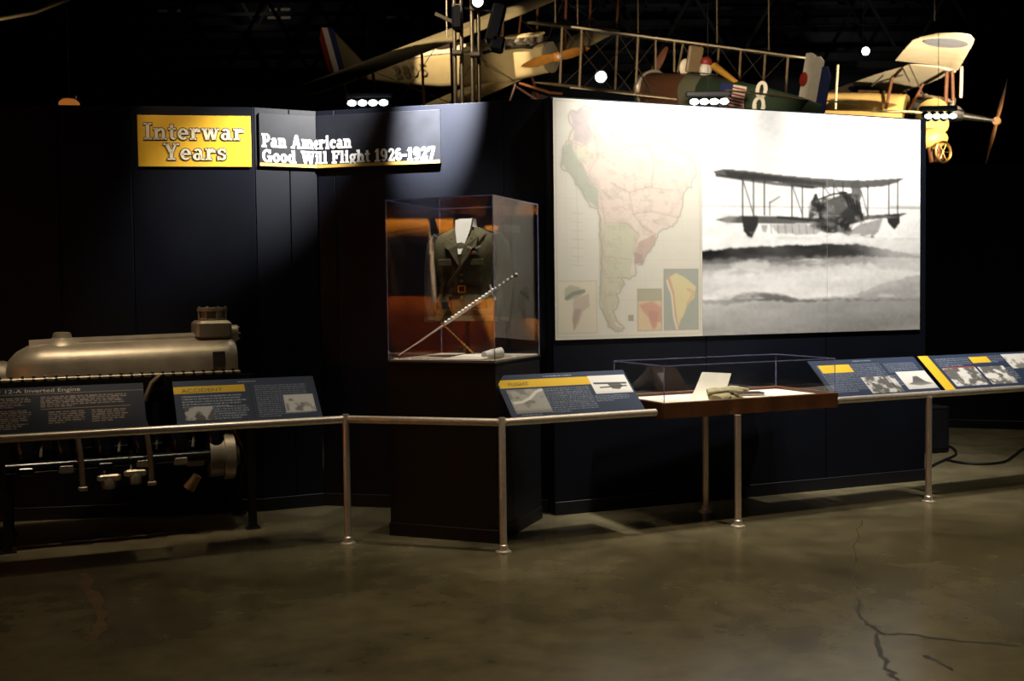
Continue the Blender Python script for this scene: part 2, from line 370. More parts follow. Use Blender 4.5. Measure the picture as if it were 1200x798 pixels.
G['t'] = (0.52, [_R(.14, .16, .33, .92), _R(.02, XH-ST, .48, XH)] + _A(.33, .18, .19, .18, SW, .10, 180, 330))
G['e'] = (0.70, _A(.35, .35, .32, .35, .19, .11, 0, 315, 18) + [_R(.10, .31, .66, .41)])
G['c'] = (0.66, _A(.35, .35, .32, .35, .19, .11, 45, 320, 16) + [_R(.44, .44, .60, .60)])
G['o'] = (0.70, _A(.35, .35, .32, .35, .19, .11, 0, 360, 20))
G['r'] = (0.66, _stem(.11) + _A(.44, .42, .20, .28, .16, .13, 40, 170) + [_R(.44, .46, .62, .64)])
G['w'] = (1.08, [_D(.16, XH, .34, 0, .19), _D(.54, XH, .36, 0, .12), _D(.54, XH, .74, 0, .19), _D(.92, XH, .76, 0, .12), _R(.02, XH-ST, .34, XH), _R(.40, XH-ST, .68, XH), _R(.80, XH-ST, 1.06, XH)])
G['a'] = (0.74, [_R(.42, .0, .60, .48), _R(.42, 0, .72, ST)] + _A(.34, .46, .26, .24, .18, .11, 0, 150) + _A(.30, .21, .26, .22, .18, .10, 0, 360, 16))
G['Y'] = (0.94, [_D(.18, 1, .46, .42, .21), _D(.76, 1, .50, .42, .13), _R(.37, 0, .57, .48), _R(.24, 0, .70, ST), _R(.0, 1-ST, .36, 1), _R(.58, 1-ST, .94, 1)])
G['s'] = (0.62, _A(.31, .51, .26, .19, .17, .10, 40, 270, 12) + _A(.31, .20, .27, .20, .17, .10, -140, 90, 12) + [_R(.45, .47, .54, .70), _R(.04, .0, .12, .24)])
G['P'] = (0.82, [_R(.13, 0, .33, 1), _R(.02, 0, .46, ST), _R(.02, 1-ST, .5, 1), _R(.3, .40, .5, .50)] + _A(.48, .70, .30, .30, .19, .10, -90, 90))
G['A'] = (1.02, [_D(.48, 1, .16, 0, .12), _D(.52, 1, .82, 0, .22), _R(.0, 0, .34, ST), _R(.62, 0, 1.0, ST), _R(.25, .28, .75, .38)])
G['i'] = (0.46, _stem(.13) + [_R(.13, .80, .32, 1.0)])
G['l'] = (0.46, _stem(.13, 1.0))
G['d'] = (0.84, _A(.34, .35, .30, .35, .19, .11, 0, 360, 18) + [_R(.50, 0, .69, 1.0), _R(.40, 1-ST, .6, 1.0), _R(.6, 0, .80, ST)])
G['G'] = (1.0, _A(.48, .50, .44, .50, .21, .12, 40, 330, 18) + [_R(.70, .02, .88, .46), _R(.54, .40, .98, .50), _R(.72, .70, .82, .98)])
G['W'] = (1.40, [_D(.18, 1, .44, 0, .22), _D(.70, 1, .46, 0, .13), _D(.70, 1, .98, 0, .22), _D(1.22, 1, 1.0, 0, .13), _R(.0, 1-ST, .40, 1), _R(.52, 1-ST, .90, 1), _R(1.04, 1-ST, 1.40, 1)])
G['F'] = (0.82, [_R(.13, 0, .33, 1), _R(.02, 0, .48, ST), _R(.02, 1-ST, .78, 1), _R(.68, .70, .78, 1), _R(.3, .46, .58, .56), _R(.50, .38, .58, .64)])
G['g'] = (0.72, _A(.33, .44, .28, .26, .17, .10, 0, 360, 16) + _A(.34, -.08, .30, .20, .15, .09, 0, 360, 16) + [_R(.54, .60, .72, .70), _R(.10, .08, .46, .18)])
G['1'] = (0.56, [_R(.19, 0, .39, 1), _R(.04, 0, .54, ST), _D(.10, .78, .28, .98, .14)])
G['9'] = (0.72, _A(.35, .67, .31, .33, .18, .11, 0, 360, 18) + _A(.35, .42, .31, .42, .18, .11, -130, 20, 12))
G['2'] = (0.72, _A(.35, .68, .31, .32, .19, .11, -10, 170, 12) + [_D(.56, .62, .16, .10, .22), _R(.04, 0, .68, .14), _R(.60, 0, .68, .26)])
G['6'] = (0.72, _A(.35, .33, .31, .33, .18, .11, 0, 360, 18) + _A(.35, .58, .31, .42, .18, .11, 50, 200, 12))
G['7'] = (0.72, [_R(.04, .84, .68, 1), _R(.04, .70, .12, 1), _D(.58, .88, .30, 0, .20)])
G['-'] = (0.44, [_R(.04, .34, .40, .48)])
G['0'] = (0.72, _A(.35, .50, .31, .50, .18, .10, 0, 360, 20)); G['8'] = (0.72, _A(.35, .28, .31, .28, .17, .10, 0, 360, 16) + _A(.35, .74, .27, .26, .15, .09, 0, 360, 16))
G['5'] = (0.72, _A(.34, .32, .32, .32, .18, .11, -150, 130, 14) + [_R(.10, .50, .24, 1), _R(.10, .88, .64, 1)])
G[' '] = (0.40, [])
def word(txt, x0, x1, y0, cap):
    """polygons of the text, stretched to run from x0 to x1 on baseline y0 with this capital height"""
    x = 0; out = []
    for ch in txt:
        a, P = G[ch]; out += [[(x+u, v) for u, v in p] for p in P]; x += a+0.04
    k = (x1-x0)/(x-0.04); return [[(x0+u*k, y0+v*cap) for u, v in p] for p in out]
def grow(poly, e):
    n = len(poly); A = sum(poly[i][0]*poly[(i+1) % n][1]-poly[(i+1) % n][0]*poly[i][1] for i in range(n)); sg = 1 if A > 0 else -1; out = []
    for i in range(n):
        p, q, r = Vector(poly[i-1]), Vector(poly[i]), Vector(poly[(i+1) % n]); d1 = (q-p); d2 = (r-q)
        d1 = d1.normalized() if d1.length else Vector((1, 0)); d2 = d2.normalized() if d2.length else d1
        n1 = Vector((d1.y, -d1.x))*sg; n2 = Vector((d2.y, -d2.x))*sg; m = n1+n2
        m = m/max(0.5, m.length_squared/2) if m.length > 1e-6 else n1
        out.append(tuple(q+m*e))
    return out
XZ = Matrix(((1, 0, 0, 0), (0, 0, -1, 0), (0, 1, 0, 0), (0, 0, 0, 1)))      # (x, y) drawing -> x-z plane, extruding to -y
def letters(name, polys, depth0, depth1, m, parent, M=Matrix.Identity(4)):
    mb = MB()
    for p in polys: mb.prism(p, depth0, depth1, M @ XZ)
    return mb.build(name, m, parent)
def plain_text(name, body, size, m, parent, M, align='LEFT', sx=1.0):
    """small print in the built-in face, made into a flat mesh"""
    cu = bpy.data.curves.new(name, 'FONT'); cu.body = body; cu.size = size; cu.align_x = align; cu.resolution_u = 3
    t = bpy.data.objects.new(name, cu); COL.objects.link(t); dg = bpy.context.evaluated_depsgraph_get()
    me = bpy.data.meshes.new_from_object(t.evaluated_get(dg)); bpy.data.objects.remove(t)
    me.transform(M @ XZ @ Matrix.Diagonal((sx, 1, 1, 1))); me.materials.clear(); me.materials.append(m); me.name = name
    o = bpy.data.objects.new(name, me); COL.objects.link(o); o.parent = parent; RM[o.name] = RM[parent.name]; return o

def on_wall(px, py, p0, p1):
    """(distance along the wall line p0-p1, height) of the wall point seen at a pixel"""
    a = Vector((*p0, 0)); d = Vector((p1[0]-p0[0], p1[1]-p0[1], 0)).normalized(); n = Vector((d.y, -d.x, 0))
    c = Vector((0, 0, CAM_H)); v = _f + _r*((px-600)/FPX) + _u*((399-py)/FPX); P = c+v*((a-c).dot(n)/v.dot(n)); return (P-a).dot(d), P.z

# ---- yellow title sign on the left wall
WA0 = (-5.97, 7.645); angA = math.degrees(math.atan2(PB[1]-WA0[1], PB[0]-WA0[0]))
(sx0, sz1), (sx1, sz0) = on_wall(161, 135, WA0, PB), on_wall(295, 196, WA0, PB)
SM = frame(WA0[0], WA0[1], 0, angA)
sg = root('title_sign', SM @ Matrix.Translation(((sx0+sx1)/2, -0.012, sz0)), 'yellow sign reading Interwar Years on the navy wall', 'sign')
SWd, SHt = sx1-sx0, sz1-sz0
MB().box((0, 0.004, SHt/2), (SWd, 0.014, SHt), bev=0.002).build('board', yellow, sg)
U = SWd/134
pol = word('Interwar', (168-228)*U, (287-228)*U, (196-163.5)*U, 20*U), word('Years', (191-228)*U, (266-228)*U, (196-188)*U, 20*U)
for p in pol:
    letters('letter_outline', [grow(q, 0.0062) for q in p], 0.003, 0.006, outline, sg); letters('lettering', p, 0.003, 0.010, cream, sg)

# ---- black sign folded into the corner
ang2 = math.degrees(math.atan2(8.02-CORNER[1], 0.26-CORNER[0])); angB = math.degrees(math.atan2(CORNER[1]-PB[1], CORNER[0]-PB[0])); LB = math.dist(PB, CORNER)
b0 = on_wall(303.5, 180, PB, CORNER)[0]; zb0, zt0 = on_wall(380, 198, PB, CORNER)[1], on_wall(380, 137, PB, CORNER)[1]
c1 = on_wall(516, 170, CORNER, (0.26, 8.02))[0]
ws = root('flight_sign', frame(CORNER[0], CORNER[1], zb0, 0), 'black sign reading Pan American Good Will Flight 1926-1927, folded into the corner', 'sign')
MBm = Matrix.Rotation(math.radians(angB), 4, 'Z'); M2m = Matrix.Rotation(math.radians(ang2), 4, 'Z'); LS = LB-b0; HS = zt0-zb0
signblack = mat('sign_black', (0.0075, 0.0085, 0.012), 0.4, var=0.2, spec=.3)
stripe = mat('sign_gold_stripe', (0.45, 0.28, 0.06), 0.45, var=0.1)
for Mx, xa, xb in ((MBm, -LS, -0.012), (M2m, 0.004, c1)):
    MB().box(((xa+xb)/2, -0.012, HS/2), (xb-xa, 0.02, HS), bev=0.002).xf(Mx).build('board', signblack, ws)
    MB().box(((xa+xb)/2, -0.024, 0.014), (xb-xa, 0.006, 0.024)).xf(Mx).build('gold_stripe', stripe, ws)
MB().box((c1+0.004, -0.012, HS/2), (0.008, 0.024, HS)).xf(M2m).build('edge_trim', signblack, ws)
def fold(polys):
    mb = MB()
    def put(p):
        mid = sum(q[0] for q in p)/len(p)
        if max(q[0] for q in p) > -0.02 and min(q[0] for q in p) < 0.02 and max(q[0] for q in p)-min(q[0] for q in p) > 0.03:
            pass
        mb.prism(p, 0.021, 0.026, (MBm if mid < 0 else M2m) @ XZ)
    for p in polys: put(p)
    return mb
ul = -LS+0.018
u2a = on_wall(413, 170, CORNER, (0.26, 8.02))[0]; u2b = on_wall(511, 180, CORNER, (0.26, 8.02))[0]
fold([grow(q, .0022) for q in word('Pan American', ul, u2a, 0.148, 0.100)]).build('lettering', white, ws)
fold([grow(q, .0022) for q in word('Good Will Flight 1926-1927', ul, u2b, 0.034, 0.094)]).build('lettering', white, ws)

# ================================================================ THE MURAL
angW = math.degrees(math.atan2(PW1[1]-PW0[1], PW1[0]-PW0[0])); WM = frame(PW0[0], PW0[1], 0, angW)
m0 = on_wall(648.5, 250, PW0, PW1)[0]; m1 = on_wall(821.5, 250, PW0, PW1)[0]; m2 = on_wall(968, 170, PW0, PW1)[0]; m3 = on_wall(1077, 260, PW0, PW1)[0]
MZ0, MZ1 = 1.312, 3.098; MH = MZ1-MZ0
def mural(name, x0, x1, pic, label):
    r = root(name, WM @ Matrix.Translation(((x0+x1)/2, -0.001, MZ0)), label, 'mural')
    MB().box((0, -0.006, MH/2), (x1-x0, 0.010, MH)).build('backing_board', mat('mural_board', (0.3, 0.27, 0.2), 0.6, var=0.1), r)
    return r
# the map
def Z(x, y): return ((x-22)/478, (y-15)/775)
mp = Pic(220, 310, lin(204, 197, 178)); mp.noise(3, 0.10)
SA = [Z(*p) for p in [(75,60),(110,45),(150,40),(200,52),(240,55),(300,90),(330,130),(380,140),(430,175),(475,205),(480,245),(465,290),(435,330),(425,385),(400,420),(350,445),(340,480),(310,520),(300,545),(275,540),(280,570),(262,590),(232,590),(242,610),(215,640),(222,670),(203,700),(215,730),(240,755),(215,766),(188,750),(172,700),(162,620),(166,540),(162,450),(158,365),(120,335),(90,290),(70,250),(45,225),(50,180),(70,150),(85,110),(70,75)]]
def crinkle(P, k=3, amp=.016):
    for _ in range(k):
        out = []
        for a, c in zip(P, P[1:]+P[:1]):
            d = math.dist(a, c); out += [a, ((a[0]+c[0])/2+random.uniform(-1, 1)*min(amp, d*.22), (a[1]+c[1])/2+random.uniform(-1, 1)*min(amp, d*.18))]
        P = out
    return P
SA = crinkle(SA)
mp.poly(SA, lin(208, 184, 168), 1.0, 1)
Pn = lambda L: [Z(*p) for p in L]
mp.poly(Pn([(75,60),(110,45),(150,40),(130,90),(150,130),(120,160),(85,150),(85,110)]), lin(168, 148, 158), 0.9, 2)       # purple north
mp.poly(Pn([(45,225),(50,180),(75,150),(90,180),(110,220),(130,260),(160,300),(160,365),(120,335),(90,290),(70,250)]), lin(136, 150, 128), 0.85, 3)
mp.poly(Pn([(80,170),(120,170),(150,200),(130,220),(100,215)]), lin(190, 192, 160), 0.8, 2)
mp.poly(Pn([(160,40),(200,52),(240,60),(230,110),(190,120),(150,100)]), lin(190, 190, 165), 0.6, 3)
mp.poly(Pn([(170,310),(210,330),(250,380),(230,410),(180,410),(165,370)]), lin(205, 176, 160), 0.8, 2)
mp.poly(Pn([(180,415),(250,410),(290,440),(275,500),(262,560),(262,590),(232,590),(240,612),(215,640),(222,670),(203,700),(215,735),(195,740),(180,690),(175,600),(178,500)]), lin(178, 178, 138), 0.9, 2)
mp.poly(Pn([(160,365),(172,400),(176,500),(172,600),(182,700),(205,745),(240,757),(215,766),(186,750),(168,690),(160,600)]), lin(160, 160, 110), 0.8, 1)
mp.poly(Pn([(290,470),(345,445),(340,480),(310,520),(300,545),(272,540),(275,500)]), lin(180, 140, 122), 0.95, 1)
mp.poly(Pn([(272,505),(300,515),(303,545),(275,541)]), lin(150, 112, 106), 0.9, 1)
mp.line(SA+[SA[0]], 0.0042, lin(128, 126, 104), 0.75); mp.blend(np.clip(blur(mp.inpoly(SA), 26)*1.6, 0, 1)*(1-mp.inpoly(SA)), lin(150, 160, 150), .35)
for L in ([(70,150),(110,165),(150,140),(150,100)], [(150,130),(160,200),(130,250),(165,300),(200,330)], [(200,280),(260,310),(320,290),(400,300)], [(260,310),(270,380),(300,420),(340,445)], [(165,310),(175,370),(180,410),(250,410),(290,450),(270,500)], [(178,410),(178,500),(175,600),(185,700),(210,750)], [(200,120),(260,160),(330,150)], [(270,380),(330,370),(420,390)], [(320,150),(340,220),(330,290)], [(180,520),(260,530)], [(178,590),(232,590)], [(176,650),(216,645)]):
    Lc = Pn(L); mp.line([p for a, c in zip(Lc[:-1], Lc[1:]) for p in (a, ((a[0]+c[0])/2+random.uniform(-.018, .018), (a[1]+c[1])/2+random.uniform(-.012, .012)))]+[Lc[-1]], 0.011, lin(196, 160, 146), 0.35); mp.line(Lc, 0.0025, lin(140, 120, 104), 0.5)
for k in range(150):                                                        # rivers and town names
    x, y = random.uniform(90, 430), random.uniform(80, 700); P = [(x, y)]
    for _ in range(5): x += random.uniform(-14, 18); y += random.uniform(-12, 12); P.append((x, y))
    c = mp.inpoly(SA); old = mp.a.copy(); mp.line(Pn(P), 0.002, lin(140, 126, 108), 0.35); mp.a = np.where(c[..., None] > 0.5, mp.a, old)
for gx in range(60, 500, 62): mp.line(Pn([(gx, 15), (gx, 790)]), 0.0016, lin(170, 158, 130), 0.25)
for gy in range(70, 790, 66): mp.line(Pn([(22, gy), (500, gy)]), 0.0016, lin(170, 158, 130), 0.25)
mp.rect(*Z(30, 600), *Z(152, 768), lin(208, 194, 162)); mp.line(Pn([(30, 768), (30, 600), (152, 600), (152, 768), (30, 768)]), 0.002, lin(140, 120, 90), 0.6)
mp.poly(Pn([(52,625),(70,612),(100,620),(112,640),(92,655),(60,662),(52,645)]), lin(150, 152, 118), 0.9, 1); mp.line(Pn([(58,655),(80,640),(112,632)]), 0.012, lin(70, 70, 60), 0.8)
mp.poly(Pn([(80,660),(128,640),(130,680),(108,700),(96,735),(80,762),(76,720)]), lin(178, 150, 128), 0.9, 1); mp.poly(Pn([(84,690),(104,690),(92,730),(80,758),(76,720)]), lin(148, 112, 98), 0.8, 1)
mp.rect(*Z(283, 628), *Z(362, 766), lin(206, 168, 110)); mp.rect(*Z(283, 628), *Z(362, 668), lin(150, 146, 110)); mp.poly(Pn([(288,680),(330,668),(362,690),(362,740),(330,735),(300,700)]), lin(196, 112, 78), 0.95, 2); mp.poly(Pn([(318,700),(352,702),(346,750),(334,764),(322,735)]), lin(180, 84, 70), 0.8, 1)
mp.rect(*Z(370, 562), *Z(485, 766), lin(128, 140, 128)); mp.poly(Pn([(384,590),(410,575),(440,590),(478,622),(470,660),(448,680),(436,715),(424,735),(415,764),(404,745),(400,690),(392,640),(380,615)]), lin(206, 186, 110), 1, 1)
mp.line(Pn([(384,590),(398,640),(404,700),(412,760)]), 0.012, lin(196, 120, 76), 0.9); mp.line(Pn([(450,630),(470,640),(448,680)]), 0.010, lin(196, 150, 80), 0.8); mp.line(Pn([(380,600),(396,650),(402,720),(414,766)]), 0.006, lin(210, 206, 180), 0.8)
for q in ((283, 628, 362, 766), (370, 562, 485, 766)): mp.line(Pn([(q[0], q[1]), (q[2], q[1]), (q[2], q[3]), (q[0], q[3]), (q[0], q[1])]), 0.003, lin(120, 104, 80), 0.7)
mp.rect(*Z(252, 712), *Z(270, 732), lin(110, 96, 80), 0.8); mp.line(Pn([(30, 24), (492, 24), (492, 780), (30, 780), (30, 24)]), 0.003, lin(150, 132, 98), 0.5)
mp.line(Pn([(92, 60), (95, 540)]), 0.002, lin(150, 140, 120), 0.5); mp.noise(30, 0.06); mp.blend(mp.inpoly(SA)*np.clip((vnoise(310, 220, 40)-.52)*5, 0, 1), lin(140, 128, 110), .28)
for k in range(7): mp.line(Pn([(78, 380+k*28), (110, 382+k*28)]), 0.003, lin(150, 146, 130), 0.4)
mp.a = mp.a*.78+mp.a.mean(2, keepdims=True)*.22
mp.a = (mp.a*0.70 + np.array(lin(206, 200, 184))*0.30)*0.82
r = mural('map_mural', m0, m1, mp, 'large pastel map of South America on the mural wall')
mp.mesh('printed_sheet', m1-m0, MH, printm, r, Matrix.Translation((0, -0.0125, 0)))
# the photograph
X0, X1, Y0, Y1 = 822, 1077, 123, 391
def Q(x, y):
    top = 123+(x-822)*0.063; bot = 394-(x-822)*0.0305; return ((x-X0)/(X1-X0), (y-top)/(bot-top))
Pq = lambda L: [Q(*p) for p in L]
ph = Pic(330, 300, (0.66, 0.66, 0.66))
g = lambda v: (v, v*0.985, v*0.96)
ph.rect(0, 0, 1, 1, g(0.60)); ph.blend(np.clip((ph.Y-0.28)*3, 0, 1)*(ph.Y < 0.47), g(0.74), 0.8)
ph.poly(Pq([(822,238),(900,240),(1000,241),(1077,240),(1077,400),(822,400)]), g(0.66), 1, 1); ph.line(Pq([(822,240),(920,241),(1077,243)]), 0.004, g(0.35), 0.6); ph.line(Pq([(1040,241),(1077,242)]), 0.006, g(0.2), 0.5)
wv = vnoise(300, 330, 5, 0.35)
def band(top, bot, v, a, soft, jag=0.012):
    xs = np.linspace(822, 1077, 60); t = [(x, np.interp(x, *zip(*top))+random.uniform(-1, 1)*jag*100) for x in xs]; bb = [(x, np.interp(x, *zip(*bot))+random.uniform(-1, 1)*jag*100) for x in xs]
    m = blur(ph.inpoly(Pq(t+bb[::-1])), soft); ph.blend(m*(0.72+0.56*(wv-0.5)*2), g(v), a)
band([(822,293),(850,289),(920,286),(1000,284),(1077,300)], [(822,308),(900,306),(1000,300),(1077,301)], 0.035, 1.0, 2)
band([(822,303),(1077,296)], [(822,322),(900,318),(1000,312),(1077,318)], 0.20, 0.9, 6, 0.02)
band([(822,318),(900,312),(1000,308),(1077,306)], [(822,345),(900,346),(1000,340),(1077,322)], 0.52, 0.8, 4, 0.03)
band([(822,352),(852,346),(870,342),(905,343),(930,350),(990,346),(1035,330),(1077,320)], [(822,400),(1077,400)], 0.20, 1.0, 3, 0.01)
band([(822,350),(850,352),(862,343),(880,341),(905,344),(932,351),(960,350)], [(822,355),(850,357),(880,352),(910,352),(935,354),(960,352)], 0.06, 0.9, 2, 0.015)
band([(822,356),(940,356),(1040,338),(1077,328)], [(822,400),(1077,400)], 0.29, 0.75, 8, 0.02)
dk = 0.045
ph.poly(Pq([(834,199),(846,196),(868,198),(905,203),(950,207),(1000,210),(1058,207),(1046,213),(1030,217),(1000,219),(975,218),(940,219),(905,212),(862,208),(838,204)]), g(0.11), 1, 1)
ph.line(Pq([(838,204),(905,214),(945,218)]), 0.006, g(0.04), 0.8)
ph.poly(Pq([(836,256),(850,252),(880,251),(960,254),(1062,248),(1050,253),(965,260),(900,261),(850,260)]), g(0.12), 1, 1)
for a_, b_ in (((866,206),(866,252)), ((878,207),(878,252)), ((890,209),(890,250)), ((921,213),(921,253)), ((933,214),(933,253)), ((957,217),(957,240)), ((970,214),(970,232)), ((981,212),(981,226)), ((1011,216),(1011,252)), ((1037,213),(1037,250)), ((1048,211),(1048,249))): ph.line(Pq([a_, b_]), 0.0035, g(0.06), 0.9)
for a_, b_ in (((866,208),(878,250)), ((921,214),(933,250)), ((957,217),(967,228)), ((970,215),(978,226)), ((1003,222),(1011,250)), ((896,250),(896,235)), ((896,236),(907,229))): ph.line(Pq([a_, b_]), 0.003, g(0.08), 0.8)
ph.poly(Pq([(865,252),(883,252),(883,262),(878,274),(873,284),(872,276),(867,270)]), g(dk), 1, 1); ph.poly(Pq([(1034,251),(1051,249),(1051,260),(1044,268),(1042,266),(1036,260)]), g(dk), 1, 1)
ph.poly(Pq([(952,240),(962,232),(975,228),(985,224),(1000,226),(1004,258),(990,262),(984,272),(962,272),(940,264),(952,256)]), g(0.05), 1, 2); ph.poly(Pq([(962,234),(980,228),(988,240),(970,256),(960,250)]), g(0.12), 0.9, 3)
ph.poly(Pq([(990,212),(1000,208),(1004,228),(998,240),(992,232)]), g(0.09), 0.9, 1); ph.poly(Pq([(984,274),(1000,262),(1030,254),(1024,270),(1016,277),(1000,277)]), g(0.27), 1, 1); ph.line(Pq([(984,274),(1018,277)]), 0.005, g(0.08), 0.8)
ph.poly(Pq([(942,246),(943,234),(946,229),(947,225),(950,225),(951,230),(954,236),(953,246)]), g(0.04), 1, 1); ph.poly(Pq([(975,226),(978,222),(984,223),(985,228)]), g(0.05), 1, 1)
ph.poly(Pq([(896,262),(935,260),(956,268),(950,274),(905,272)]), g(0.26), 0.8, 3); ph.poly(Pq([(886,262),(894,262),(892,271),(888,270)]), g(0.2), 0.8, 1)
for k in range(7): ph.line(Pq([(897+k*8, 262), (898+k*8, 272)]), 0.003, g(0.16), 0.6)
fz = blur(ph.inpoly(Pq([(940,236),(985,222),(1006,226),(1008,262),(985,274),(940,266)])), 4)
ph.blend(fz*np.clip((vnoise(300, 330, 30)-.5)*7, 0, 1), g(.20), .8); ph.blend(fz*np.clip((vnoise(300, 330, 24)-.56)*7, 0, 1), g(.015), .8)
for k in range(5): ph.line(Pq([(985+4*k, 228+2*k), (988+4*k, 240+3*k)]), .004, g(.02), .9)
ph.line(Pq([(905,253),(950,257),(985,262)]), .006, g(.03), .8); ph.line(Pq([(952,232),(968,226),(985,224)]), .004, g(.02), .9); ph.poly(Pq([(846,198),(905,205),(960,212),(960,216),(905,211),(850,205)]), g(.03), .7, 2)
for k in range(26): x_ = 880+k*6.5; ph.line(Pq([(x_, 276+random.uniform(-3, 6)), (x_+random.uniform(4, 12), 275+random.uniform(-3, 7))]), .005, g(random.choice((.3, .7, .8))), .6)
band([(940,278),(975,272),(1010,276),(1040,281)], [(940,285),(980,281),(1040,290)], 0.70, 0.9, 2, 0.02); ph.noise(60, 0.22); ph.noise(14, 0.12, 0.4)
ph.a = ph.a*np.clip(.30+ph.a*2.6, 0, 1)
st = vnoise(300, 330, 16, 0.22); ph.a *= np.where(ph.Y > .56, 1+.55*(st-.5), 1)[..., None]; ph.blend((ph.Y > .66)*(ph.Y < .84)*np.clip((vnoise(300, 330, 26, .45)-.52)*6, 0, 1), g(.72), .45); ph.blend((ph.Y > .46)*(ph.Y < .62)*np.clip((vnoise(300, 330, 22, .4)-.58)*5, 0, 1), g(.38), .35)
for c_ in range(3): ph.a[..., c_] = blur(ph.a[..., c_], 1)
r = mural('photo_mural', m1+0.002, m3, ph, 'black and white mural photograph of a biplane riding in surf')
cut = int(330*(m2-m1)/(m3-m1)); full = ph.a
for x0, x1, c0, c1_ in ((m1+0.002, m2-0.0015, 0, cut), (m2+0.0015, m3, cut, 330)):
    q = Pic(c1_-c0, 300, (1, 1, 1)); q.a = full[:, c0:c1_]
    q.mesh('printed_sheet', x1-x0, MH, printm, r, Matrix.Translation(((x0+x1)/2-(m1+0.002+m3)/2, -0.0125, 0)))

# ================================================================ HANDRAIL AND READING PANELS
P590, P408, P865, P827, P1088 = (-0.072, 6.798), (-1.116, 7.091), (1.578, 7.461), (1.443, 7.974), (3.231, 8.255)
RZ = 0.838
def post(xy, h, label, group='steel posts of the handrail', cap=True):
    r = root('rail_post', Matrix.Translation((*xy, 0)), label, 'post', group)
    MB().lathe([(0.0235, 0.004), (0.0235, h)] + ([(0.021, h+0.004), (0.001, h+0.006)] if cap else []), 18).build('tube', steel, r, True)
    MB().lathe([(0.052, 0), (0.052, 0.008), (0.032, 0.014), (0.029, 0.045), (0.024, 0.05)], 20).build('base_flange', steel, r, True)
    for k in range(4): q = math.pi/4+k*math.pi/2; MB().lathe([(0.006, 0.008), (0.006, 0.014), (0.002, 0.016)], 6, Matrix.Translation((0.042*math.cos(q), 0.042*math.sin(q), 0))).build('bolt', steel, r)
    return r
post(P408, RZ+0.03, 'steel rail post nearest the engine stand'); post(P590, RZ+0.028, 'steel rail post in front of the uniform case plinth')
post(P865, 0.79, 'front steel post under the wooden display tray', cap=False); post(P827, 0.79, 'rear steel post under the wooden display tray', cap=False)
post(P1088, RZ-0.02, 'rightmost steel rail post below the angled panels', cap=False)
RT = 24.0
du = Vector((math.cos(math.radians(RT)), math.sin(math.radians(RT)), 0)); dn = Vector((-du.y, du.x, 0))
def rp(base, s, z=RZ, back=0.0): return Vector((*base, 0))+du*s+dn*back+Vector((0, 0, z))
def rail(p, q, label):
    d = (q-p); M = Matrix.Translation((p.x, p.y, 0)); r = root('handrail', M, label, 'rail', 'steel handrail sections')
    MB().tube([p, q], 0.0255, 18).build('tube', steel, r, True, world=True)
    for e, sg_ in ((p, -1), (q, 1)): MB().tube([e, e+d.normalized()*0.010*sg_], [0.0255, 0.016], 16).build('end_cap', steel, r, True, world=True)
    return r
duL = Vector((math.cos(math.radians(22.4)), math.sin(math.radians(22.4)), 0))
L0 = Vector((*P408, RZ))-duL*3.2
rail(L0, Vector((*P408, RZ))-duL*0.026, 'steel handrail in front of the engine')
a_, b_ = Vector((*P408, RZ)), Vector((*P590, RZ)); t_ = (b_-a_).normalized(); rail(a_+t_*0.026, b_-t_*0.026, 'short steel handrail between the posts before the uniform case')
rail(rp(P590, 0.026), rp(P590, 1.145), 'steel handrail below the angled panel beside the wooden tray')
rail(rp(P590, 2.72), rp(P590, 5.4), 'steel handrail right of the wooden tray')

PLEN, PTILT = 0.395, 40.0
def reading_panel(base, s0, s1, pic, label, back=0.03, ang=RT, dz=0.022):
    """a print on an angled board that stands on the rail; returns root and matrix of its lower front edge"""
    u = Vector((math.cos(math.radians(ang)), math.sin(math.radians(ang)), 0)); nn = Vector((-u.y, u.x, 0))
    c = Vector((*base, 0))+u*((s0+s1)/2)+nn*back
    r = root('reading_panel', frame(c.x, c.y, RZ+dz, ang), label, 'information panel', 'angled reading panels on the handrail')
    T = Matrix.Rotation(-math.radians(90-PTILT), 4, 'X'); W_ = s1-s0
    MB().box((0, 0.006, PLEN/2), (W_, 0.008, PLEN), bev=0.002).xf(T).build('board', black, r)
    MB().box((0, 0.016, PLEN*0.35), (W_*0.92, 0.012, 0.05)).xf(T).build('stiffener', blackmetal, r)
    for k in (-0.36, 0.36):
        MB().tube([T @ Vector((W_*k, 0.02, PLEN*0.35)), Vector((W_*k, 0.03, -0.035)), Vector((W_*k, -back, -dz))], 0.009, 8).build('bracket', blackmetal, r)
    if pic is not None: pic.mesh('printed_face', W_-0.004, PLEN-0.004, matte_print, r, T @ Matrix.Translation((0, 0.0005, 0.002)))
    return r, T, W_
NV = lin(36, 48, 72); TXT = lin(150, 158, 172); YEL = (0.62, 0.40, 0.02)
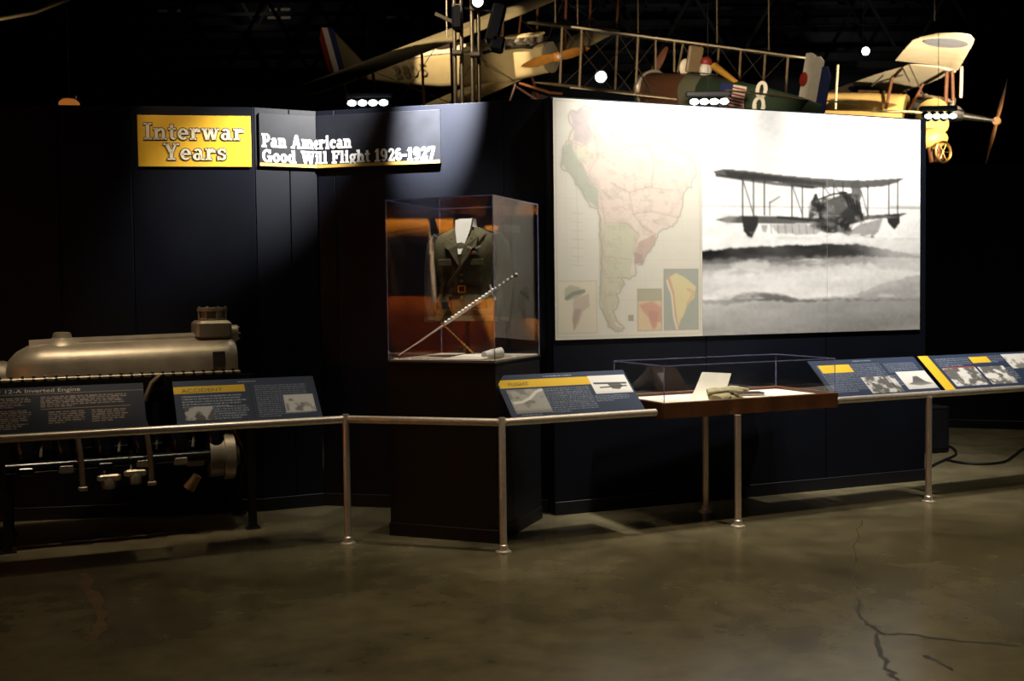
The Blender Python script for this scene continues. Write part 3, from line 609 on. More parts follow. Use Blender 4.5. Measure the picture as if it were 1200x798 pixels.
def photo_in(p, x0, y0, x1, y1, dark=0.12, base=0.62, kind='sky'):
    p.rect(x0, y0, x1, y1, g(base)); m = ((p.X > x0) & (p.X < x1) & (p.Y > y0) & (p.Y < y1)).astype(float)
    n = vnoise(p.h, p.w, 9); lo = np.clip((p.Y-y0)/(y1-y0), 0, 1)
    if kind == 'sky': p.blend(m*np.clip((n-0.55+0.35*(lo-0.45))*5, 0, 1), g(dark), 0.85)
    elif kind == 'busy': p.blend(m*np.clip((n-0.40)*6, 0, 1), g(dark), 0.9)
    elif kind == 'coast':
        p.rect(x0, y0, x1, y1, g(0.30)); p.blend(m*np.clip((n-0.42-0.5*(lo-0.25))*5, 0, 1), g(0.16), 0.9)
        p.line([(x0+(x1-x0)*a, y0+(y1-y0)*b) for a, b in ((0.08, 0.55), (0.3, 0.52), (0.55, 0.38), (0.8, 0.12), (0.96, 0.06))], 0.012, g(0.6), 0.9); p.blend(m*np.clip((lo-0.8)*6, 0, 1), g(0.10), 0.7)
    elif kind == 'plane':
        cx, cy, w_, h_ = (x0+x1)/2, (y0+y1)/2, x1-x0, y1-y0
        p.line([(x0+.1*w_, y0+.42*h_), (x1-.08*w_, y0+.47*h_)], 0.010, g(dark)); p.line([(x0+.2*w_, y0+.66*h_), (x1-.1*w_, y0+.62*h_)], 0.007, g(dark))
        p.poly([(x0+.42*w_, y0+.45*h_), (x0+.7*w_, y0+.40*h_), (x0+.82*w_, y0+.6*h_), (x0+.68*w_, y0+.8*h_), (x0+.5*w_, y0+.76*h_)], g(dark), 0.95, 1); p.blend(m*np.clip((lo-0.8)*5, 0, 1), g(0.4), 0.6)
    elif kind == 'boat':
        w_, h_ = x1-x0, y1-y0; p.poly([(x0+.3*w_, y0+.62*h_), (x0+.45*w_, y0+.3*h_), (x0+.6*w_, y0+.28*h_), (x0+.75*w_, y0+.6*h_), (x0+.95*w_, y0+.75*h_), (x0+.5*w_, y0+.82*h_), (x0+.1*w_, y0+.72*h_)], g(0.06), 0.95, 3); p.blend(m*np.clip((lo-0.55)*3, 0, 1), g(0.35), 0.5)
# engine panel at the far left
p1 = Pic(440, 150, lin(20, 28, 50)); p1.rect(0, 0.155, 1, 0.175, lin(120, 110, 90), 0.7)
for x0, x1, y0, y1, n in ((0.02, 0.30, 0.23, 0.92, 16), (0.335, 0.625, 0.23, 0.46, 6), (0.335, 0.625, 0.50, 0.92, 10), (0.655, 0.95, 0.22, 0.48, 6), (0.68, 0.80, 0.56, 0.84, 6), (0.82, 0.94, 0.56, 0.84, 6)):
    p1.text(x0, y0, x1, y1, n, lin(165, 150, 140), 0.75)
p1.rect(0.655, 0.50, 0.95, 0.512, lin(160, 140, 100), 0.8)
# positions along the rail are measured from each base post
sL = lambda px, py: ((lambda P: (P-Vector((*P408, 0))).dot(duL))(at(px, py, 6.9)))
rL, T, Wp = reading_panel(P408, -3.02, -1.255, p1, 'dark navy panel headed 12-A Inverted Engine at the far left', ang=22.4)
plain_text('heading', 'Liberty 12-A Inverted Engine', 0.047, mat('heading_ink', (0.42, 0.40, 0.34), 0.5, var=0.1), rL, T @ Matrix.Translation((-0.10, -0.002, PLEN*0.865)), sx=1.1)
def std_panel(w_, bar, bartxt, parts):
    p = Pic(int(w_), 100, NV)
    for q in parts: q(p)
    if bar: p.rect(*bar, YEL)
    return p
p2 = Pic(340, 150, NV); p2.text(0.56, 0.17, 0.93, 0.95, 16, TXT, 0.42, False); p2.text(0.05, 0.36, 0.50, 0.66, 5, TXT, 0.8); p2.text(0.24, 0.62, 0.50, 0.94, 6, TXT, 0.7)
p2.rect(0.0, 0.14, 0.49, 0.31, YEL); photo_in(p2, 0.06, 0.62, 0.25, 0.93, 0.04, 0.45, 'busy'); p2.rect(0.75, 0.44, 0.965, 0.86, g(0.5)); photo_in(p2, 0.76, 0.46, 0.96, 0.84, 0.12, 0.55, 'sky'); p2.text(0.45, 0.05, 0.72, 0.10, 1, TXT, 0.8)
p2.rect(0.525, 0.14, 0.53, 0.97, lin(20, 26, 40)); p2.noise(20, 0.06)
r2, T, Wp = reading_panel(P408, -1.075, -0.145, p2, 'navy panel with a yellow bar reading ACCIDENT in front of the engine', ang=22.4)
plain_text('bar_text', 'ACCIDENT', 0.046, mat('bar_ink', (0.16, 0.10, 0.01), 0.6, var=0.2), r2, T @ Matrix.Translation((-Wp/2+0.05, -0.002, PLEN*0.715)), sx=1.15)
p3 = Pic(340, 150, NV); p3.text(0.30, 0.36, 0.66, 0.95, 13, TXT, 0.40, False); p3.text(0.67, 0.60, 0.95, 0.76, 4, TXT, 0.45); p3.text(0.36, 0.055, 0.66, 0.10, 1, TXT, 0.7)
p3.rect(0.01, 0.13, 0.69, 0.32, YEL); photo_in(p3, 0.045, 0.36, 0.31, 0.93, 0.12, 0.4, 'coast'); photo_in(p3, 0.69, 0.12, 0.985, 0.57, 0.06, 0.66, 'plane'); p3.text(0.08, 0.945, 0.3, 0.985, 1, TXT, 0.6)
r3, T, Wp = reading_panel(P590, 0.085, 1.085, p3, 'navy panel with a coast photograph left of the wooden tray')
plain_text('bar_text', 'FLIGHT', 0.042, MATS['bar_ink'], r3, T @ Matrix.Translation((-Wp/2+0.075, -0.002, PLEN*0.725)), sx=1.1)
p4 = Pic(340, 150, NV); p4.text(0.04, 0.14, 0.62, 0.9, 16, TXT, 0.38, False); p4.text(0.66, 0.16, 0.95, 0.44, 6, TXT, 0.40, False); p4.text(0.62, 0.50, 0.76, 0.85, 7, TXT, 0.40); p4.text(0.40, 0.04, 0.66, 0.09, 1, TXT, 0.7)
p4.rect(0.06, 0.14, 0.34, 0.36, YEL); photo_in(p4, 0.36, 0.52, 0.66, 0.97, 0.05, 0.5, 'busy'); photo_in(p4, 0.71, 0.42, 0.99, 0.92, 0.1, 0.6, 'boat'); p4.rect(0.60, 0.05, 0.605, 0.97, lin(20, 26, 40))
r4, T, Wp = reading_panel(P590, 2.715, 3.79, p4, 'navy panel with a boat photograph right of the wooden tray')
p5 = Pic(420, 150, NV); p5.rect(0, 0, 0.075, 1, YEL); p5.text(0.10, 0.10, 0.36, 0.36, 5, TXT, 0.45, False); p5.text(0.36, 0.08, 0.62, 0.30, 5, TXT, 0.40); p5.text(0.48, 0.45, 0.62, 0.88, 7, TXT, 0.5)
p5.rect(0.36, 0.10, 0.50, 0.28, YEL); photo_in(p5, 0.10, 0.40, 0.345, 0.92, 0.05, 0.55, 'busy'); photo_in(p5, 0.365, 0.40, 0.56, 0.92, 0.06, 0.6, 'busy'); photo_in(p5, 0.62, 0.06, 0.9, 0.5, 0.1, 0.6, 'sky'); p5.rect(0.10, 0.375, 0.345, 0.395, (0.35, 0.05, 0.03)); p5.rect(0.35, 0.05, 0.355, 0.97, lin(20, 26, 40))
r5, T, Wp = reading_panel(P590, 3.83, 5.3, p5, 'navy panel with a yellow stripe at its left end, far right')

# ================================================================ UNIFORM CASE
CM = frame(-0.857, 7.331, 0, -21.65); CW, CD = 0.80, 0.86; CZ0, CZ1 = 1.215, 2.31
def on_plane(px, py, M, k):
    """local point of frame M on its plane y = k seen at a pixel"""
    I = M.inverted(); c = I @ Vector((0, 0, CAM_H)); d = I.to_3x3() @ (_f + _r*((px-600)/FPX) + _u*((399-py)/FPX)); return c+d*((k-c.y)/d.y)
def acrylic(parent, x0, x1, y0, y1, z0, z1, t=0.006, back=True):
    """five clear sheets and the pale polished edges where they meet"""
    for c, d in ((((x0+x1)/2, y0, (z0+z1)/2), (x1-x0, t, z1-z0)), ((x0, (y0+y1)/2, (z0+z1)/2), (t, y1-y0-2*t, z1-z0)), ((x1, (y0+y1)/2, (z0+z1)/2), (t, y1-y0-2*t, z1-z0)), (((x0+x1)/2, y1, (z0+z1)/2), (x1-x0, t, z1-z0)), (((x0+x1)/2, (y0+y1)/2, z1), (x1-x0-2*t, y1-y0-2*t, t))):
        MB().box(c, d).build('pane', glass, parent)
    e = t*1.1
    for x in (x0, x1):
        for y in (y0, y1): MB().box((x, y, (z0+z1)/2), (e, e, z1-z0)).build('edge', glass_edge, parent)
        MB().box((x, (y0+y1)/2, z1), (e, y1-y0, e)).build('edge', glass_edge, parent)
    for y in (y0, y1): MB().box(((x0+x1)/2, y, z1), (x1-x0, e, e)).build('edge', glass_edge, parent)
uc = root('display_case', CM, 'tall clear display case on a black plinth holding the uniform', 'display case')
MB().box((CW/2, CD/2, 0.64), (CW, CD, 1.10), bev=0.004).build('plinth', black, uc)
MB().box((CW/2, CD/2-0.004, 0.045), (CW+0.016, CD+0.008, 0.09), bev=0.003).build('toe_board', black, uc)
MB().box((CW/2, CD/2, 1.198), (CW+0.012, CD+0.008, 0.018), bev=0.003).build('top_ledge', black, uc)
MB().box((CW/2, CD/2, CZ0-0.003), (CW-0.02, CD-0.02, 0.012)).build('deck', mat('case_deck', (0.42, 0.36, 0.27), 0.55, var=0.1, scale=10), uc)
acrylic(uc, 0.004, CW-0.004, 0.004, CD-0.004, CZ0-0.004, CZ1)

# ---- officer's tunic
TM = CM @ Matrix.Translation((0.405, 0.46, 0)) @ Matrix.Rotation(math.radians(6), 4, 'Z')
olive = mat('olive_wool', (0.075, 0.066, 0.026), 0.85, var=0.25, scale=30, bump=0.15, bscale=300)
olive_shaded = mat('shaded_olive_wool', (0.016, 0.015, 0.010), 0.85, var=0.25, scale=30, bump=0.12, bscale=300)  # olive wool with shade put into the colour, for sleeves and lower flaps
brass = mat('brass', (0.62, 0.40, 0.13), 0.28, 1.0, var=0.15, scale=40)
leather = mat('brown_leather', (0.050, 0.024, 0.011), 0.4, var=0.3, scale=20)
wcloth = mat('white_linen', (0.78, 0.77, 0.73), 0.7, var=0.05, scale=20, bump=0.1, bscale=200)
tn = root('uniform_tunic', TM @ Matrix.Translation((0, 0, CZ0+0.003)), 'olive officer tunic with white collar standing in the tall case', 'uniform')
def ring(z, a, b_, yo=0, n=28, e=2.4):
    out = []
    for k in range(n):
        q = 2*math.pi*k/n; c, s_ = math.cos(q), math.sin(q)
        out.append((math.copysign(abs(c)**(2/e), c)*a, yo+math.copysign(abs(s_)**(2/e), s_)*b_, z))
    return out
D0 = CZ0+0.003
body = [(1.47, .245, .155, .01), (1.52, .245, .15, .01), (1.62, .225, .14, 0), (1.68, .20, .125, 0), (1.72, .20, .125, 0), (1.80, .215, .14, -.005), (1.92, .235, .15, -.01), (2.0, .24, .145, 0), (2.05, .235, .125, .005), (2.085, .205, .10, .01), (2.115, .14, .08, .015), (2.135, .085, .07, .015)]
MB().loft([ring(z-D0, a, b_, y) for z, a, b_, y in body]).build('coat_body', olive, tn, True)
MB().loft([ring(1.475-D0, .249, .159, .01), ring(1.512-D0, .249, .156, .01)], cap=False).build('hem_band', mat('khaki_lining', (0.23, 0.17, 0.09), 0.8, var=0.1), tn, True)
for s_ in (-1, 1):
    sl = MB().tube([(s_*.195, .01, 2.06-D0), (s_*.235, .012, 2.0-D0), (s_*.262, .02, 1.85-D0), (s_*.268, .01, 1.72-D0), (s_*.262, -.03, 1.58-D0), (s_*.255, -.045, 1.47-D0)], [.068, .072, .066, .060, .056, .054], 18).build('sleeve', olive_shaded, tn, True)
    MB().tube([(s_*.2566, -.043, 1.50-D0), (s_*.2552, -.0447, 1.475-D0)], .0575, 18).build('cuff_braid', mat('cuff_braid', (0.10, 0.08, 0.04), 0.8, var=.1), sl, True)
    # lapel, pocket, shoulder strap
    lp = [(s_*.062, 2.115), (s_*.125, 2.06), (s_*.115, 1.99), (s_*.085, 1.975), (s_*.012, 1.86), (s_*.004, 1.87), (s_*.03, 2.0)]
    if s_ < 0: lp = lp[::-1]
    ys = {2.115: -.07, 2.06: -.125, 1.99: -.152, 1.975: -.158, 1.86: -.155, 1.87: -.156, 2.0: -.135}
    mb = MB(); n = len(lp); mb.add([(x, ys[z]-.010, z-D0) for x, z in lp]+[(x, ys[z]+.008, z-D0) for x, z in lp], [tuple(range(n)), tuple(range(2*n-1, n-1, -1))]+[(i, i+n, (i+1) % n+n, (i+1) % n) for i in range(n)])
    la = mb.build('lapel', olive, tn)
    MB().lathe([(.001, 0), (.011, .002), (.011, .004), (.004, .007)], 12, Matrix.Translation((s_*.078, -.125, 2.045-D0)) @ Matrix.Rotation(math.pi/2, 4, 'X')).build('collar_badge', brass, la)
    MB().box((s_*.115, -.150, 1.885-D0), (.10, .016, .045), bev=.004).build('pocket_flap', olive, tn)
    MB().box((s_*.130, -.148, 1.585-D0), (.12, .016, .055), bev=.004).build('pocket_flap', olive_shaded, tn)
    MB().box((s_*.165, .01, 2.107-D0), (.12, .05, .008), Matrix.Rotation(s_*.32, 3, 'Y'), bev=.002).build('shoulder_strap', olive, tn)
MB().loft([ring(2.118-D0, .078, .066, .012), ring(2.15-D0, .066, .060, .010), ring(2.195-D0, .064, .058, .006)]).build('shirt_collar', wcloth, tn, True)
vv = [(-.060, -.072, 2.185), (.066, -.072, 2.195), (.056, -.100, 2.11), (.004, -.158, 1.94), (-.014, -.158, 1.94), (-.052, -.100, 2.10)]
MB().add([(x, y-.004, z-D0) for x, y, z in vv]+[(x, y+.03, z-D0) for x, y, z in vv], [(5, 4, 3, 2, 1, 0), (6, 7, 8, 9, 10, 11)]+[(i, (i+1) % 6, (i+1) % 6+6, i+6) for i in range(6)]).build('shirt_front', wcloth, tn)
for z in (1.86, 1.80, 1.755, 1.64): MB().lathe([(.001, .0), (.011, .001), (.011, .004), (.003, .009)], 12, Matrix.Translation((.004, -.146 if z > 1.7 else -.142, z-D0)) @ Matrix.Rotation(math.pi/2, 4, 'X')).build('button', brass, tn, True)
MB().loft([ring(1.675-D0, .207, .132, 0), ring(1.722-D0, .206, .131, 0)], cap=False).build('belt', leather, tn, True)
bk = MB(); 
for c, d in (((-.024, 0), (.008, .052)), ((.024, 0), (.008, .052)), ((0, .022), (.048, .008)), ((0, -.022), (.048, .008))): bk.box((c[0], -.137, 1.698-D0+c[1]), (d[0], .008, d[1]))
bk.build('belt_buckle', brass, tn)
MB().tube([(-.10, -.145, 1.72-D0), (-.02, -.165, 1.82-D0), (.08, -.16, 1.95-D0), (.15, -.10, 2.06-D0), (.17, 0, 2.10-D0)], .010, 8).build('shoulder_belt', leather, tn, True)
cols = [(.35, .03, .02), (.5, .32, .05), (.04, .07, .25), (.4, .38, .3), (.3, .04, .03), (.05, .18, .08)]
for k in range(6): MB().box((.075+.026*(k % 3), -.160, 1.955-.013*(k//3)-D0), (.024, .006, .010)).build('ribbon', mat('ribbon_%d' % k, cols[k], .7, var=.2, scale=200), tn)
for s_ in (-1, 1): MB().prism([(0, 0), (s_*.05, .016), (s_*.052, .004), (s_*.02, -.010)][::s_], 0, .005, Matrix.Translation((.10, -.155, 1.985-D0)) @ XZ).build('wing_badge', mat('silver', (.92, .92, .88), .28, .45, var=.05), tn)
MB().lathe([(.015, -.27+.27), (.015, 1.50-D0)], 12).build('stand_pole', blackmetal, tn)
MB().lathe([(.11, 0), (.11, .010), (.03, .02), (.015, .03)], 24).build('stand_base', blackmetal, tn, True)

# ---- sabre leaning across the case, and its gilt knot cord
silver = MATS['silver']; sb = on_plane(467, 417, CM, .09); st = on_plane(606, 322, CM, .40); sm = sb.lerp(st, .40)
sr = root('dress_sword', CM @ Matrix.Translation((sb.x, sb.y, CZ0)), 'polished dress sword leaning diagonally in front of the uniform', 'sword'); off = Vector((sb.x, sb.y, CZ0))
MB().tube([sb-off+Vector((0, 0, .004)), sb.lerp(st, .2)-off, sm-off], [.003, .006, .007], 8).build('blade', silver, sr, True)
MB().tube([sm-off, sb.lerp(st, .80)-off], [.011, .013], 10).build('scabbard', silver, sr, True)
for k in range(15): c = sm.lerp(sb.lerp(st, .8), k/14)-off; MB().ball(c+Vector((0, -.004, .006)), .0145, 8, 6).build('glint_bead', silver, sr, True)  # silver balls added as glints along the scabbard
MB().tube([sb.lerp(st, .80)-off, st-off], [.012, .014], 10).build('grip', leather, sr, True)
for k in range(6): c = sb.lerp(st, .82+.035*k)-off; MB().ball(c+Vector((0, -.006, .008)), .010, 8, 6).build('glint_stud', silver, sr, True)  # small silver balls added as glints along the grip
gp = sb.lerp(st, .80)-off; MB().tube([gp+Vector((-.02, -.01, .045)), gp+Vector((-.012, -.01, .0)), gp+Vector((.02, -.01, -.06))], .007, 8).build('cross_guard', silver, sr, True)
MB().ball(st-off, .010, 10, 8).build('pommel', brass, sr, True)
ga, gb = on_plane(517, 378, CM, .10), on_plane(556, 415, CM, .16); go = Vector((gb.x, gb.y, CZ0))
gr = root('gilt_cord', CM @ Matrix.Translation(go), 'gold twisted cord hanging from the sword to the case floor', 'cord')
MB().tube([ga-go, gb-go], .004, 8).build('core', brass, gr)
for k in range(12): a2, b2 = ga.lerp(gb, k/12)-go, ga.lerp(gb, (k+.7)/12)-go; MB().tube([a2, (a2+b2)/2, b2], [.004, .0085, .004], 8).build('twist', brass, gr, True)

# ---- papers and small things on the case floor
paper = mat('aged_paper', (0.72, 0.68, 0.58), .7, var=.06, scale=12); paper2 = mat('cream_paper', (0.66, 0.58, 0.45), .7, var=.1, scale=9)
cp = root('white_card', CM @ Matrix.Translation((.53, .14, CZ0+.003)) @ Matrix.Rotation(.06, 4, 'Z'), 'white card wedge lying on the floor of the tall case', 'card')
MB().add([(-.15, -.10, 0), (.16, -.10, 0), (.16, .12, 0), (-.15, .12, 0), (-.06, .12, .028), (.16, .12, .028), (.16, -.10, .006), (-.15, -.10, .004)], [(0, 1, 2, 3), (7, 6, 5, 4), (0, 7, 6, 1), (2, 5, 4, 3), (1, 6, 5, 2), (0, 3, 4, 7)]).build('card', paper, cp)
rl = root('paper_roll', CM @ Matrix.Translation((.69, .22, CZ0+.033)), 'short white roll tied with a band beside the card', 'paper roll')
Mr = Matrix.Rotation(math.radians(58), 4, 'Z') @ Matrix.Rotation(math.radians(82), 4, 'Y')
MB().lathe([(.020, -.075), (.033, -.07), (.034, 0), (.036, .075), (.024, .082), (.022, .06)], 18, Mr).build('roll', wcloth, rl, True)
MB().lathe([(.035, -.012), (.037, -.008), (.037, .008), (.035, .012)], 18, Mr).build('band', paper2, rl, True)
for x, y, k, lab in ((.035, .055, 0, 'leftmost small silver medal on the case floor'), (.13, .06, 1, 'middle small silver medal on the case floor under the sword'), (.25, .075, 2, 'small silver medal on the case floor below the gilt cord'), (.755, .45, 3, 'small silver badge at the right side of the case floor')):
    md = root('medal', CM @ Matrix.Translation((x, y, CZ0+.003)), lab, 'medal', 'small medals in the tall case')
    MB().lathe([(.018, 0), (.018, .004), (.013, .007), (.004, .008)], 14, Matrix.Translation((0, 0, 0))).build('disc', silver, md, True); MB().box((0, .024, .003), (.016, .03, .004)).build('ribbon', mat('ribbon_%d' % k), md)

# ================================================================ WOODEN TRAY CASE ON THE RAIL
TO = rp(P590, 1.19, 0); TCM = frame(TO.x, TO.y, 0, RT); TW, TD = 1.515, 0.70
tc_ = root('display_tray', TCM, 'wooden display tray with a low clear cover on two posts', 'display case')
zt, zb = .90, .79
for c, d in (((TW/2, -.015, (zt+zb)/2), (TW, .03, zt-zb)), ((TW/2, TD-.015, (zt+zb)/2), (TW, .03, zt-zb)), ((.015, TD/2-.015, (zt+zb)/2), (.03, TD-.03, zt-zb)), ((TW-.015, TD/2-.015, (zt+zb)/2), (.03, TD-.03, zt-zb))):
    MB().box(c, d, bev=.004).build('side_rail', wood, tc_)
MB().box((TW/2, TD/2-.015, .80), (TW-.06, TD-.06, .016)).build('bottom_board', wood, tc_)
MB().box((TW/2, TD/2-.015, .868), (TW-.062, TD-.062, .02)).build('white_mat', mat('mat_board', (.62, .60, .55), .7, var=.04, scale=6), tc_)
acrylic(tc_, .018, TW-.018, -.012, TD-.022, zt-.006, 1.152, t=.006)
def tloc(px, py, k): return on_plane(px, py, TCM, k)
MZ = .8785
bk_ = root('open_booklet', TCM @ Matrix.Translation((.42, .28, MZ)), 'cream booklet standing open like a tent in the wooden tray', 'booklet'); bo = Vector((.42, .28, MZ))
def sheet(L0_, L1_, name, m, parent, off_, sag=.02, n=8, th=.004):
    """a leaf bowed between two edges given as point pairs"""
    top = []; bot = []
    for i in range(n+1):
        t = i/n; s2 = math.sin(t*math.pi)*sag; top.append(L0_[0].lerp(L1_[0], t)+Vector((0, s2*.3, -s2))-off_); bot.append(L0_[1].lerp(L1_[1], t)+Vector((0, s2*.3, -s2))-off_)
    v = top+bot+[p+Vector((0, th, -th*.3)) for p in top]+[p+Vector((0, th, -th*.3)) for p in bot]; N1 = n+1; f = []
    for i in range(n): f += [(i, i+N1, i+N1+1, i+1), (2*N1+i, 2*N1+i+1, 3*N1+i+1, 3*N1+i), (i, i+1, 2*N1+i+1, 2*N1+i), (N1+i, 3*N1+i, 3*N1+i+1, N1+i+1)]
    f += [(0, 2*N1, 3*N1, N1), (n, N1+n, 3*N1+n, 2*N1+n)]
    return MB().add(v, f).build(name, m, parent, True)
A_, B_ = tloc(806, 463, .17), tloc(846, 463, .17); A_.z = B_.z = MZ; C_, D_ = tloc(823, 436, .30), tloc(857, 437.5, .30); E_, F_ = Vector((C_.x, .43, MZ)), Vector((D_.x+.03, .43, MZ))
sheet((A_, B_), (C_, D_), 'front_leaf', paper, bk_, bo, .03); sheet((C_, D_), (E_, F_), 'rear_leaf', mat('brown_cover', (.28, .15, .06), .6, var=.15), bk_, bo, -.015)
gl = root('leather_gloves', TCM @ Matrix.Translation((.64, .16, MZ)), 'pair of pale khaki gloves lying in the wooden tray', 'gloves')
khaki = mat('khaki_leather', (.30, .26, .14), .65, var=.25, scale=24, bump=.2, bscale=60)
def glove(M, name):
    mb = MB(); mb.loft([[tuple(Vector(q)) for q in ring(0, a, b_, 0, 14, 2.2)] for a, b_ in ((.03, .012),)] * 1 + []) if False else None
    rings = [[M @ Vector((x, yy, max(zz, -.0) + .0)) for yy, zz in [(a*math.cos(t), b_+b_*math.sin(t)) for t in [2*math.pi*k/14 for k in range(14)]]] for x, a, b_ in ((-.16, .055, .020), (-.10, .058, .024), (-.03, .045, .022), (.03, .052, .026), (.08, .048, .022))]
    mb.loft(rings)
    for k in range(4): y = -.036+.024*k; mb.tube([M @ Vector((.07, y, .02)), M @ Vector((.12, y*1.1, .018)), M @ Vector((.155-.012*abs(k-1.5), y*1.15, .012))], [.014, .0125, .008], 8)
    mb.tube([M @ Vector((.0, -.045, .018)), M @ Vector((.05, -.085, .016)), M @ Vector((.085, -.095, .012))], [.016, .013, .009], 8); return mb.build(name, khaki, gl, True)
glove(Matrix.Rotation(.5, 4, 'Z'), 'glove'); glove(Matrix.Translation((.05, .03, .042)) @ Matrix.Rotation(-.35, 4, 'Z') @ Matrix.Rotation(-.06, 4, 'Y'), 'glove')
nb = root('dark_notebook', TCM @ Matrix.Translation((.98, .34, MZ)) @ Matrix.Rotation(-.3, 4, 'Z'), 'small dark notebook lying behind the gloves', 'notebook')
MB().box((0, 0, .010), (.20, .13, .016), bev=.003).build('pages', paper2, nb); MB().box((0, 0, .020), (.206, .136, .004)).build('cover', leather, nb); MB().box((0, 0, .0015), (.206, .136, .003)).build('cover', leather, nb)
for x, y, w_, d_, rz, lab in ((.16, .20, .22, .28, .12, 'cream letter sheet at the left end of the wooden tray'), (.40, .08, .30, .10, -.03, 'tan paper strip before the booklet in the tray'), (1.22, .26, .30, .36, -.05, 'white document sheet at the right end of the wooden tray')):
    ps = root('document', TCM @ Matrix.Translation((x, y, MZ)) @ Matrix.Rotation(rz, 4, 'Z'), lab, 'paper', 'papers in the wooden tray')
    MB().box((0, 0, .002), (w_, d_, .003)).build('sheet', paper2 if 'tan' in lab or 'cream' in lab else paper, ps)

# ================================================================ INVERTED ENGINE ON ITS STAND
EM = frame(-1.878, 7.923, 0, 24.0)          # local -x runs along the engine towards the left
en = root('aircraft_engine', EM @ Matrix.Translation((-.95, 0, 0)), 'inverted twelve cylinder aircraft engine with tan crankcase on a black stand', 'engine')
alu = mat('cast_aluminium', (.36, .31, .235), .42, .55, var=.15, scale=9, bump=.08, bscale=90); alu_dk = mat('dull_aluminium', (.22, .19, .145), .5, .5, var=.2, scale=12, bump=.1)
eblack = mat('cylinder_enamel', (.006, .007, .011), .22, .2, var=.2, scale=10); copper = mat('ignition_cable', (.22, .055, .018), .55, var=.3, scale=30)
ex = lambda x: x+.95
FZ = 1.13
def hood(x, a, h, n=14): return [(ex(x), a*math.cos(math.pi*k/n), FZ+.012+h*math.sin(math.pi*k/n)**.62) for k in range(n+1)]
MB().loft([hood(x, a, h) for x, a, h in ((-1.71, .12, .06), (-1.69, .16, .11), (-1.64, .21, .165), (-1.57, .25, .205), (-1.48, .265, .222), (-.27, .265, .24), (-.22, .262, .235), (-.20, .25, .22))]).build('crankcase', alu, en, True)
MB().loft([[(ex(x), y, z) for y, z in ((-.09, FZ+.20), (-.075, t), (-.02, t+.02), (.02, t+.02), (.075, t), (.09, FZ+.20))] for x, t in ((-1.56, FZ+.235), (-1.3, FZ+.245), (-.9, FZ+.25), (-.42, FZ+.26))]).build('top_ridge', alu, en, True)
MB().lathe([(.15, FZ+.20), (.12, FZ+.235), (.065, FZ+.265), (.055, FZ+.30), (.04, FZ+.305)], 18, Matrix.Translation((ex(-1.35), 0, 0))).build('breather_dome', alu, en, True)
MB().box((ex(-.98), 0, FZ), (1.58, .60, .022), bev=.004).build('flange', alu, en)
bo_ = MB()
for k in range(23):
    for y in (-.285, .285): bo_.lathe([(.011, FZ+.011), (.011, FZ+.024), (.006, FZ+.028)], 6, Matrix.Translation((ex(-1.74+k*.068), y, 0)))
    bo_.lathe([(.012, 0), (.012, .014), (.005, .018)], 6, Matrix.Translation((ex(-1.74+k*.068), -.301, FZ)) @ Matrix.Rotation(math.pi/2, 4, 'X'))
tag(bo_.build('flange_bolts', blackmetal, en), kind='stuff')
MB().box((ex(-.335), -.262, FZ+.095), (.085, .014, .11), Matrix.Rotation(-.10, 3, 'X'), bev=.004).build('name_plate', mat('data_plate', (.045, .04, .035), .4, .3, var=.2), en)
tw = MB().box((ex(-.345), 0, FZ+.30), (.25, .30, .13), bev=.02).build('gear_housing', alu, en)
MB().lathe([(.105, FZ+.36), (.105, FZ+.375), (.09, FZ+.38), (.09, FZ+.43), (.108, FZ+.432), (.108, FZ+.455), (.06, FZ+.46)], 20, Matrix.Translation((ex(-.335), 0, 0))).build('distributor_drum', alu, en, True)
for k in range(8): q = k*math.pi/4+.2; MB().lathe([(.009, FZ+.37), (.009, FZ+.45), (.006, FZ+.468)], 8, Matrix.Translation((ex(-.335)+.098*math.cos(q), .098*math.sin(q), 0))).build('drum_stud', alu, en)
MB().tube([(ex(-.23), -.05, FZ+.27), (ex(-.17), -.05, FZ+.27)], .062, 18).build('end_cover', alu, en, True)
for k in range(6): q = k*math.pi/3; MB().tube([(ex(-.172), -.05+.048*math.cos(q), FZ+.27+.048*math.sin(q)), (ex(-.155), -.05+.048*math.cos(q), FZ+.27+.048*math.sin(q))], .009, 6).build('cover_bolt', alu_dk, en)
MB().lathe([(.13, -.03), (.14, 0), (.14, .05), (.06, .06)], 20, Matrix.Translation((ex(-1.72), 0, FZ-.02)) @ Matrix.Rotation(-math.pi/2, 4, 'Y')).build('thrust_bearing_housing', alu_dk, en, True)
MB().tube([(ex(-1.76), 0, FZ-.02), (ex(-1.90), 0, FZ-.02)], [.045, .04], 16).build('propeller_shaft', alu_dk, en, True)
MB().loft([[(ex(x), y, z) for y, z in ((-.24, FZ-.01), (-.20, FZ-.12), (-.08, FZ-.20), (.08, FZ-.20), (.20, FZ-.12), (.24, FZ-.01))] for x in (-1.72, -.22)]).build('lower_crankcase', eblack, en)
for k in range(6):
    x = ex(-1.60+k*.245)
    for s_ in (-1, 1):
        Mx = Matrix.Translation((x, s_*.10, FZ-.10)) @ Matrix.Rotation(s_*math.radians(22.5), 4, 'X') @ Matrix.Rotation(math.pi, 4, 'X')
        cy = MB().lathe([(.085, 0), (.085, .05), (.075, .06), (.078, .10), (.078, .36), (.070, .40), (.062, .46), (.05, .48)], 18, Mx).build('cylinder', eblack, en, True)
        MB().tube([Mx @ Vector((.07, 0, .30)), Mx @ Vector((.10, 0, .37)), Mx @ Vector((.09, 0, .45))], .010, 8).build('spark_plug', alu_dk, cy)
        MB().tube([Mx @ Vector((-.082, 0, .10)), Mx @ Vector((-.082, 0, .34))], .008, 6).build('water_pipe', mat('blued_steel', (.05, .07, .11), .3, .8, var=.2), cy)
